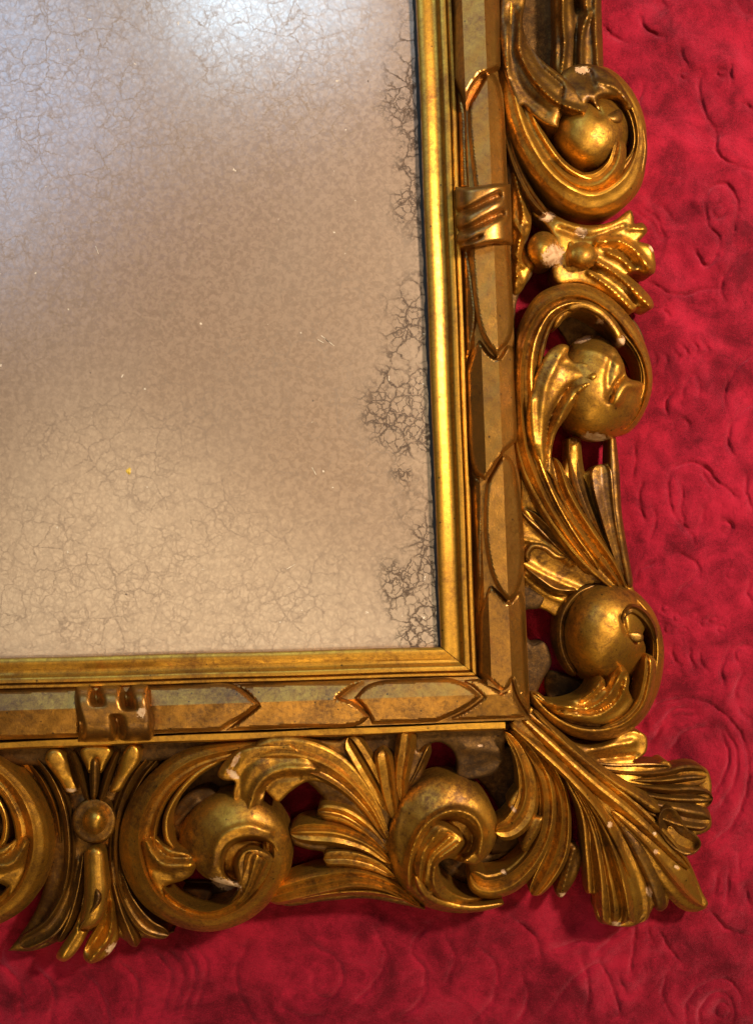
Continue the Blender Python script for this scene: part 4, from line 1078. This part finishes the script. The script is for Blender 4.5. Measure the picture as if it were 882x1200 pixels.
strip('lip', sc4, [(590, 1059, 38, 3, 3), (556, 1064, 42, 5, 5), (526, 1060, 46, 6, 6), (500, 1048, 52, 6, 6), (486, 1026, 60, 5, 5)], ROUND, GOLD, tips=(14, 20), zb=24, amp=.6)
relief('tongue', sc4, [(514, 1010, 1), (522, 1000), (540, 988), (543, 984), (532, 975), (512, 966), (498, 978), (488, 1000), (486, 1022), (494, 1042, 1), (504, 1050), (512, 1040), (510, 1024)],
       [(515, 972, 70), (536, 986, 66), (494, 1000, 66), (500, 1040, 56)], (('r', [(500, 1040), (502, 1010), (526, 980)], 4, -4), ('r', [(508, 1042), (511, 1012), (538, 988)], 3, 4), ('r', [(492, 1032), (496, 1000), (514, 974)], 3, 4)), GOLD, zb=40, dome=3, dw=5)

# ---- spray of leaves between the two lower scrolls
sp2 = relief('leaf_spray', root, [(258, 882, 1), (300, 870), (360, 866), (398, 868, 1), (410, 862), (424, 870), (436, 884, 1), (452, 878), (464, 886, 1), (466, 864), (486, 858), (490, 880), (505, 872, 1), (500, 890), (492, 914), (480, 925), (468, 940), (458, 960), (456, 990), (462, 1022), (476, 1046), (498, 1066, 1), (470, 1060), (430, 1053), (380, 1056), (330, 1060), (322, 1040), (350, 1026), (378, 1020, 1), (382, 1012), (378, 998, 1), (356, 994), (340, 986), (337, 973), (352, 964), (372, 962, 1), (371, 952), (380, 944), (378, 934, 1), (362, 918), (330, 900), (290, 892)],
             [(300, 880, 40), (400, 890, 41), (450, 960, 44), (345, 978, 36), (340, 1040, 33), (470, 1040, 34), (480, 880, 39)],
             (('r', [(300, 884), (360, 892), (410, 926), (450, 978)], 5, -4),), DULL, zb=12, dome=4, dw=6, sp=1.9)
strip('leaf', sp2, [(455, 985, 44, 4, 4), (432, 942, 46, 10, 10), (398, 906, 48, 16, 16), (362, 888, 50, 18, 18), (324, 884, 51, 16, 18), (290, 890, 50, 10, 12)], [(-1, -3), (-.8, 6), (-.5, 1), (-.25, 4), (0, 8), (.3, 3), (.7, 5), (.9, 3), (1, -4)], tips=(16, 20), nu=32, zb=24)
relief('leaf_tip', sp2, [(340, 872, 1), (300, 874), (281, 879), (266, 889), (255, 908), (262, 914), (275, 916), (273, 930), (277, 946), (286, 957), (294, 958), (303, 952), (308, 940), (311, 926, 1), (318, 934), (326, 940), (340, 928), (360, 916), (384, 918, 1), (370, 896)],
       [(350, 890, 54), (300, 895, 56), (260, 905, 50), (288, 955, 50), (326, 938, 46), (380, 915, 46)],
       (('r', [(372, 902), (330, 902), (304, 918), (291, 950)], 5, 5), ('r', [(350, 910), (322, 914), (306, 930)], 4, -4), ('r', [(345, 884), (305, 888), (284, 906), (280, 936)], 5, -3), ('r', [(278, 886), (264, 904)], 3, 3), ('rim', 3, 1.5)), GOLD, zb=28, dome=5, dw=6)
strip('leaf', sp2, [(458, 955, 44, 5, 5), (444, 924, 46, 10, 9), (428, 895, 47, 12, 11), (414, 872, 46, 11, 10), (408, 864, 45, 8, 8)], [(-1, -2), (-.8, 5), (-.4, 3), (-.05, 6), (.05, -1), (.2, 5), (.7, 4), (1, -3)], tips=(18, 10), nu=28, zb=20)
strip('leaf', sp2, [(462, 960, 46, 6, 6), (456, 930, 50, 9, 8), (452, 905, 52, 10, 9), (449, 886, 52, 9, 9), (449, 878, 50, 7, 7)], [(-1, -4), (-.6, 5), (-.1, 3), (.2, 2), (.6, 6), (1, -4)], tips=(14, 10), zb=22)
strip('leaf', sp2, [(470, 940, 44, 5, 5), (470, 910, 47, 8, 8), (474, 885, 47, 10, 9), (477, 864, 46, 10, 9), (477, 856, 45, 9, 8)], [(-1, -2), (-.6, 4), (0, 1), (.5, 5), (1, -3)], tips=(14, 7), zb=20)
strip('leaf', sp2, [(470, 935, 38, 4, 4), (486, 908, 40, 6, 6), (497, 884, 40, 6, 6), (503, 872, 38, 4, 4)], RIDGE, DULL, tips=(10, 8), zb=14, amp=.7)
strip('leaf', sp2, [(457, 1000, 40, 4, 4), (430, 972, 43, 9, 9), (404, 955, 45, 11, 11), (382, 950, 45, 11, 10), (372, 951, 44, 8, 8)], [(-1, -3), (-.7, 4), (-.4, 6), (-.1, 1), (.3, 6), (.6, 4), (1, -3)], tips=(14, 9), nu=28, zb=20)
strip('leaf', sp2, [(458, 1012, 41, 4, 4), (430, 990, 44, 9, 8), (396, 977, 46, 13, 11), (362, 975, 45, 12, 13), (340, 976, 42, 7, 9)], [(-1, -3), (-.7, 5), (-.3, 3), (0, 7), (.3, 2), (.6, 6), (1, -3)], tips=(14, 12), nu=28, zb=18)
strip('leaf', sp2, [(462, 1028, 40, 4, 4), (436, 1013, 43, 8, 7), (408, 1006, 44, 10, 9), (386, 1006, 43, 9, 9), (379, 1007, 42, 7, 8)], [(-1, -3), (-.6, 5), (-.1, 1), (.4, 4), (.7, 5), (1, -3)], tips=(14, 6), zb=18)
strip('leaf', sp2, [(492, 1062, 36, 3, 3), (455, 1038, 40, 8, 8), (415, 1028, 43, 12, 11), (372, 1034, 42, 14, 13), (330, 1046, 38, 12, 12), (312, 1052, 34, 8, 8)], [(-1, -3), (-.75, 5), (-.45, 1), (-.15, 7), (.15, 2), (.45, 6), (.75, 2), (1, -4)], tips=(16, 14), nu=34, zb=14)
strip('leaf', sp2, [(480, 1056, 36, 3, 3), (440, 1046, 38, 5, 5), (396, 1046, 38, 6, 6), (352, 1053, 36, 6, 6), (330, 1058, 34, 4, 4)], RIDGE, tips=(12, 12), zb=14, amp=.8)

# ---- pair of C-scrolls either side of the palmette
def c_scroll(mx=None):
    a = dict(mx=mx)
    s = strip('scroll', root, [(330, 872, 40, 5, 5), (275, 878, 42, 10, 10), (222, 892, 44, 16, 14), (184, 922, 46, 20, 16), (164, 962, 47, 22, 20), (163, 1004, 47, 22, 22), (180, 1044, 46, 14, 20), (208, 1068, 46, 12, 16), (243, 1078, 46, 11, 14), (280, 1066, 46, 12, 16), (307, 1040, 46, 16, 18), (322, 1006, 46, 16, 19), (318, 972, 44, 12, 16)],
              [(-1, -7), (-.8, 0), (-.5, 6), (-.15, 10), (.05, 14), (.2, 9), (.4, 4), (.65, 5), (.85, 11), (.95, 10), (1, 0)][::-1] and [(-1, 0), (-.95, 9), (-.85, 11), (-.65, 5), (-.4, 4), (-.2, 9), (-.05, 14), (.15, 11), (.5, 7), (.8, 1), (1, -7)], tips=(20, 20), nu=36, step=1.9, **a)
    relief('ball', s, [(210, 985), (216, 962), (232, 943), (250, 933), (275, 930), (300, 936), (322, 950), (338, 974), (343, 1002), (336, 1030), (318, 1050), (296, 1054), (284, 1042), (262, 1036), (240, 1028), (224, 1012), (212, 1000)], 24,
           (('ball', 277, 995, 70, 72, 0, 42), ('cut', [(263, 1026), (260, 1005), (266, 991), (280, 983), (300, 981), (318, 989), (328, 1010), (312, 998), (295, 994), (283, 999), (277, 1012), (279, 1034)], 4.5, 22), ('r', [(250, 1014), (254, 990), (268, 975), (292, 969), (316, 976)], 5, 3)), GOLD, zb=14, dome=4, dw=3, sp=1.7, smooth=2, **a)
    strip('tongue', s, [(268, 1066, 46, 4, 4), (285, 1048, 54, 7, 7), (294, 1024, 62, 10, 11), (298, 1008, 65, 12, 14), (302, 1000, 64, 12, 14)], [(-1, -2), (-.75, 6), (-.4, 1), (.1, 6), (.5, 2), (.8, 5), (1, -3)], tips=(14, 6), zb=34, **a)
    relief('tongue', s, [(166, 985, 1), (178, 980), (192, 990), (206, 996), (220, 1000), (229, 1012), (226, 1024), (214, 1032), (200, 1036), (194, 1040), (193, 1054), (186, 1048), (176, 1030)],
           [(170, 990, 54), (200, 1012, 58), (228, 1014, 58), (192, 1050, 50)], (('r', [(170, 985), (188, 1012), (224, 1014)], 5, 6), ('r', [(178, 984), (196, 1003), (222, 1006)], 3, -4), ('r', [(176, 1018), (200, 1026)], 4, -2)), GOLD, zb=28, dome=5, dw=7, **a)
    strip('lip', s, [(262, 889, 44, 3, 3), (232, 906, 47, 4, 4), (208, 932, 49, 4, 4), (195, 960, 50, 4, 4), (197, 984, 50, 4, 4), (207, 998, 48, 3, 3)], ROUND, BRIGHT, tips=(12, 10), zb=22, amp=.6, **a)
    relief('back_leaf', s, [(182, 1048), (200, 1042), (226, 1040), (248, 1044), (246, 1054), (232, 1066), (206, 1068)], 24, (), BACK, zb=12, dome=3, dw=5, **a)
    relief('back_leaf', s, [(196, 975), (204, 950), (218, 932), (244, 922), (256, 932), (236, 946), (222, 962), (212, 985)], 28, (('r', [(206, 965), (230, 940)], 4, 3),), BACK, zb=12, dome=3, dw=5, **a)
    return s
c_scroll(); c_scroll(101.0)

# ---- palmette with bead between the C-scrolls
pal = relief('palmette', root, [(6, 886, 1), (100, 874), (204, 878, 1), (178, 905), (156, 945), (148, 985), (150, 1020), (160, 1056), (172, 1084), (204, 1092, 1), (186, 1100), (164, 1100), (160, 1108), (150, 1104), (140, 1098), (122, 1090), (100, 1092), (80, 1092), (66, 1104), (40, 1114), (10, 1114, 1), (28, 1090), (44, 1062), (54, 1030), (56, 990), (48, 945), (28, 908)],
             [(108, 900, 28), (108, 960, 34), (108, 1040, 32), (180, 1094, 26), (30, 1106, 26), (40, 920, 24), (170, 920, 24)],
             (('r', [(136, 1000), (146, 1050), (170, 1086)], 4, 5), ('r', [(130, 1010), (138, 1060), (156, 1102)], 4, 6), ('r', [(84, 1000), (72, 1050), (40, 1104)], 4, 5), ('r', [(92, 1010), (82, 1060), (60, 1100)], 4, 4), ('r', [(146, 1040), (164, 1078), (190, 1094)], 3, -3)), DULL, zb=12, dome=4, dw=6)
relief('petal', pal, [(53, 890), (58, 879), (70, 879), (79, 893), (86, 912), (91, 926), (80, 929), (68, 912)], [(62, 884, 48), (84, 924, 42)], (), BRIGHT, zb=24, dome=4, dw=6)
relief('petal', pal, [(94, 880), (100, 875), (126, 875), (131, 881), (124, 896), (118, 906), (112, 890), (105, 906), (100, 896)], 46, (), BRIGHT, zb=24, dome=4, dw=5)
relief('petal', pal, [(146, 880), (155, 872), (163, 878), (163, 892), (150, 912), (140, 927), (129, 928), (136, 908)], [(156, 878, 48), (134, 924, 42)], (), BRIGHT, zb=24, dome=4, dw=6)
strip('petal', pal, [(110, 938, 42, 4, 4), (111, 912, 46, 6, 6), (111, 892, 47, 5, 5), (111, 887, 46, 4, 4)], ROUND, DULL, tips=(8, 7), zb=28, amp=.8)
strip('petal', pal, [(104, 940, 42, 4, 4), (96, 910, 45, 5, 5), (87, 886, 44, 4, 4), (84, 880, 43, 3, 3)], RIDGE, DULL, tips=(8, 7), zb=24)
strip('petal', pal, [(117, 940, 42, 4, 4), (126, 910, 45, 5, 5), (136, 886, 44, 4, 4), (139, 880, 43, 3, 3)], RIDGE, DULL, tips=(8, 7), zb=24)
collar = relief('collar', pal, circle(110.5, 962, 26, 27), 40, (('rim', 5, 2), ('ball', 110.5, 962, 26, 27, 0, 4)), DULL, zb=24, dome=3, dw=4)
relief('bead', pal, circle(111, 962, 14.5, 16), 44, (('ball', 111, 962, 15, 16.5, 0, 16),), BRIGHT, zb=36, dome=2, dw=2, sp=1.3, smooth=2)
strip('leaf', pal, [(111, 992, 46, 10, 10), (112, 1015, 48, 11, 11), (113, 1045, 50, 12, 12), (108, 1070, 49, 12, 10), (96, 1088, 46, 7, 7)], ROUND, BRIGHT, tips=(9, 14), zb=26, amp=.7)
strip('hook', pal, [(113, 1040, 54, 3, 3), (115, 1052, 56, 5, 5), (110, 1064, 54, 3, 3), (98, 1080, 50, 2, 2), (92, 1092, 47, 2, 2)], ROUND, DULL, tips=(7, 8), zb=40, amp=.5)
relief('leaf', pal, [(98, 1060, 1), (104, 1040), (100, 1072), (94, 1088), (101, 1092), (97, 1104), (86, 1120), (75, 1127), (66, 1122), (74, 1106), (86, 1088)], [(98, 1070, 42), (72, 1122, 36)], (('r', [(96, 1084), (74, 1120)], 4, 3),), BRIGHT, zb=14, dome=4, dw=5)
relief('leaf', pal, [(128, 1036, 1), (133, 1060), (138, 1084), (138, 1102), (126, 1120), (106, 1129), (98, 1122), (101, 1106), (112, 1086), (124, 1062)], [(128, 1050, 44), (104, 1124, 36), (136, 1104, 34)], (('r', [(128, 1056), (120, 1088), (104, 1112)], 4, -5), ('r', [(132, 1060), (128, 1096), (106, 1126)], 3.5, 5), ('r', [(122, 1070), (104, 1104)], 3, 3)), GOLD, zb=14, dome=4, dw=5)
strip('leaf', pal, [(132, 1030, 36, 4, 4), (142, 1066, 38, 7, 7), (154, 1096, 36, 8, 7), (160, 1110, 34, 5, 4)], RIDGE, DULL, tips=(12, 8), zb=14)
strip('leaf', pal, [(138, 1020, 34, 4, 4), (150, 1056, 36, 7, 7), (172, 1086, 34, 9, 8), (198, 1096, 30, 6, 6)], GUT, DULL, tips=(12, 12), zb=12, amp=.7)
strip('leaf', pal, [(88, 1010, 34, 4, 4), (80, 1050, 36, 8, 7), (60, 1086, 36, 10, 9), (24, 1108, 30, 8, 8)], GUT, DULL, tips=(12, 12), zb=12, amp=.7)
strip('leaf', pal, [(98, 1000, 38, 4, 4), (92, 1040, 40, 6, 6), (82, 1076, 38, 7, 7), (68, 1104, 34, 5, 5)], RIDGE, DULL, tips=(12, 10), zb=12, amp=.8)
for sx in (None, 108.0):
    strip('leaf', pal, [(176, 884, 30, 4, 4), (156, 908, 34, 6, 6), (140, 944, 37, 6, 7), (134, 984, 38, 6, 6), (136, 1024, 37, 5, 6), (146, 1060, 34, 3, 3)], [(-1, -4), (-.6, 3), (-.1, 6), (.25, 0), (.6, 4), (1, -4)], DULL, tips=(12, 14), zb=16, mx=sx)
    strip('leaf', pal, [(190, 884, 26, 3, 3), (166, 914, 30, 5, 5), (150, 950, 32, 5, 5), (144, 990, 32, 4, 4)], RIDGE, DULL, tips=(12, 16), zb=14, amp=.8, mx=sx)
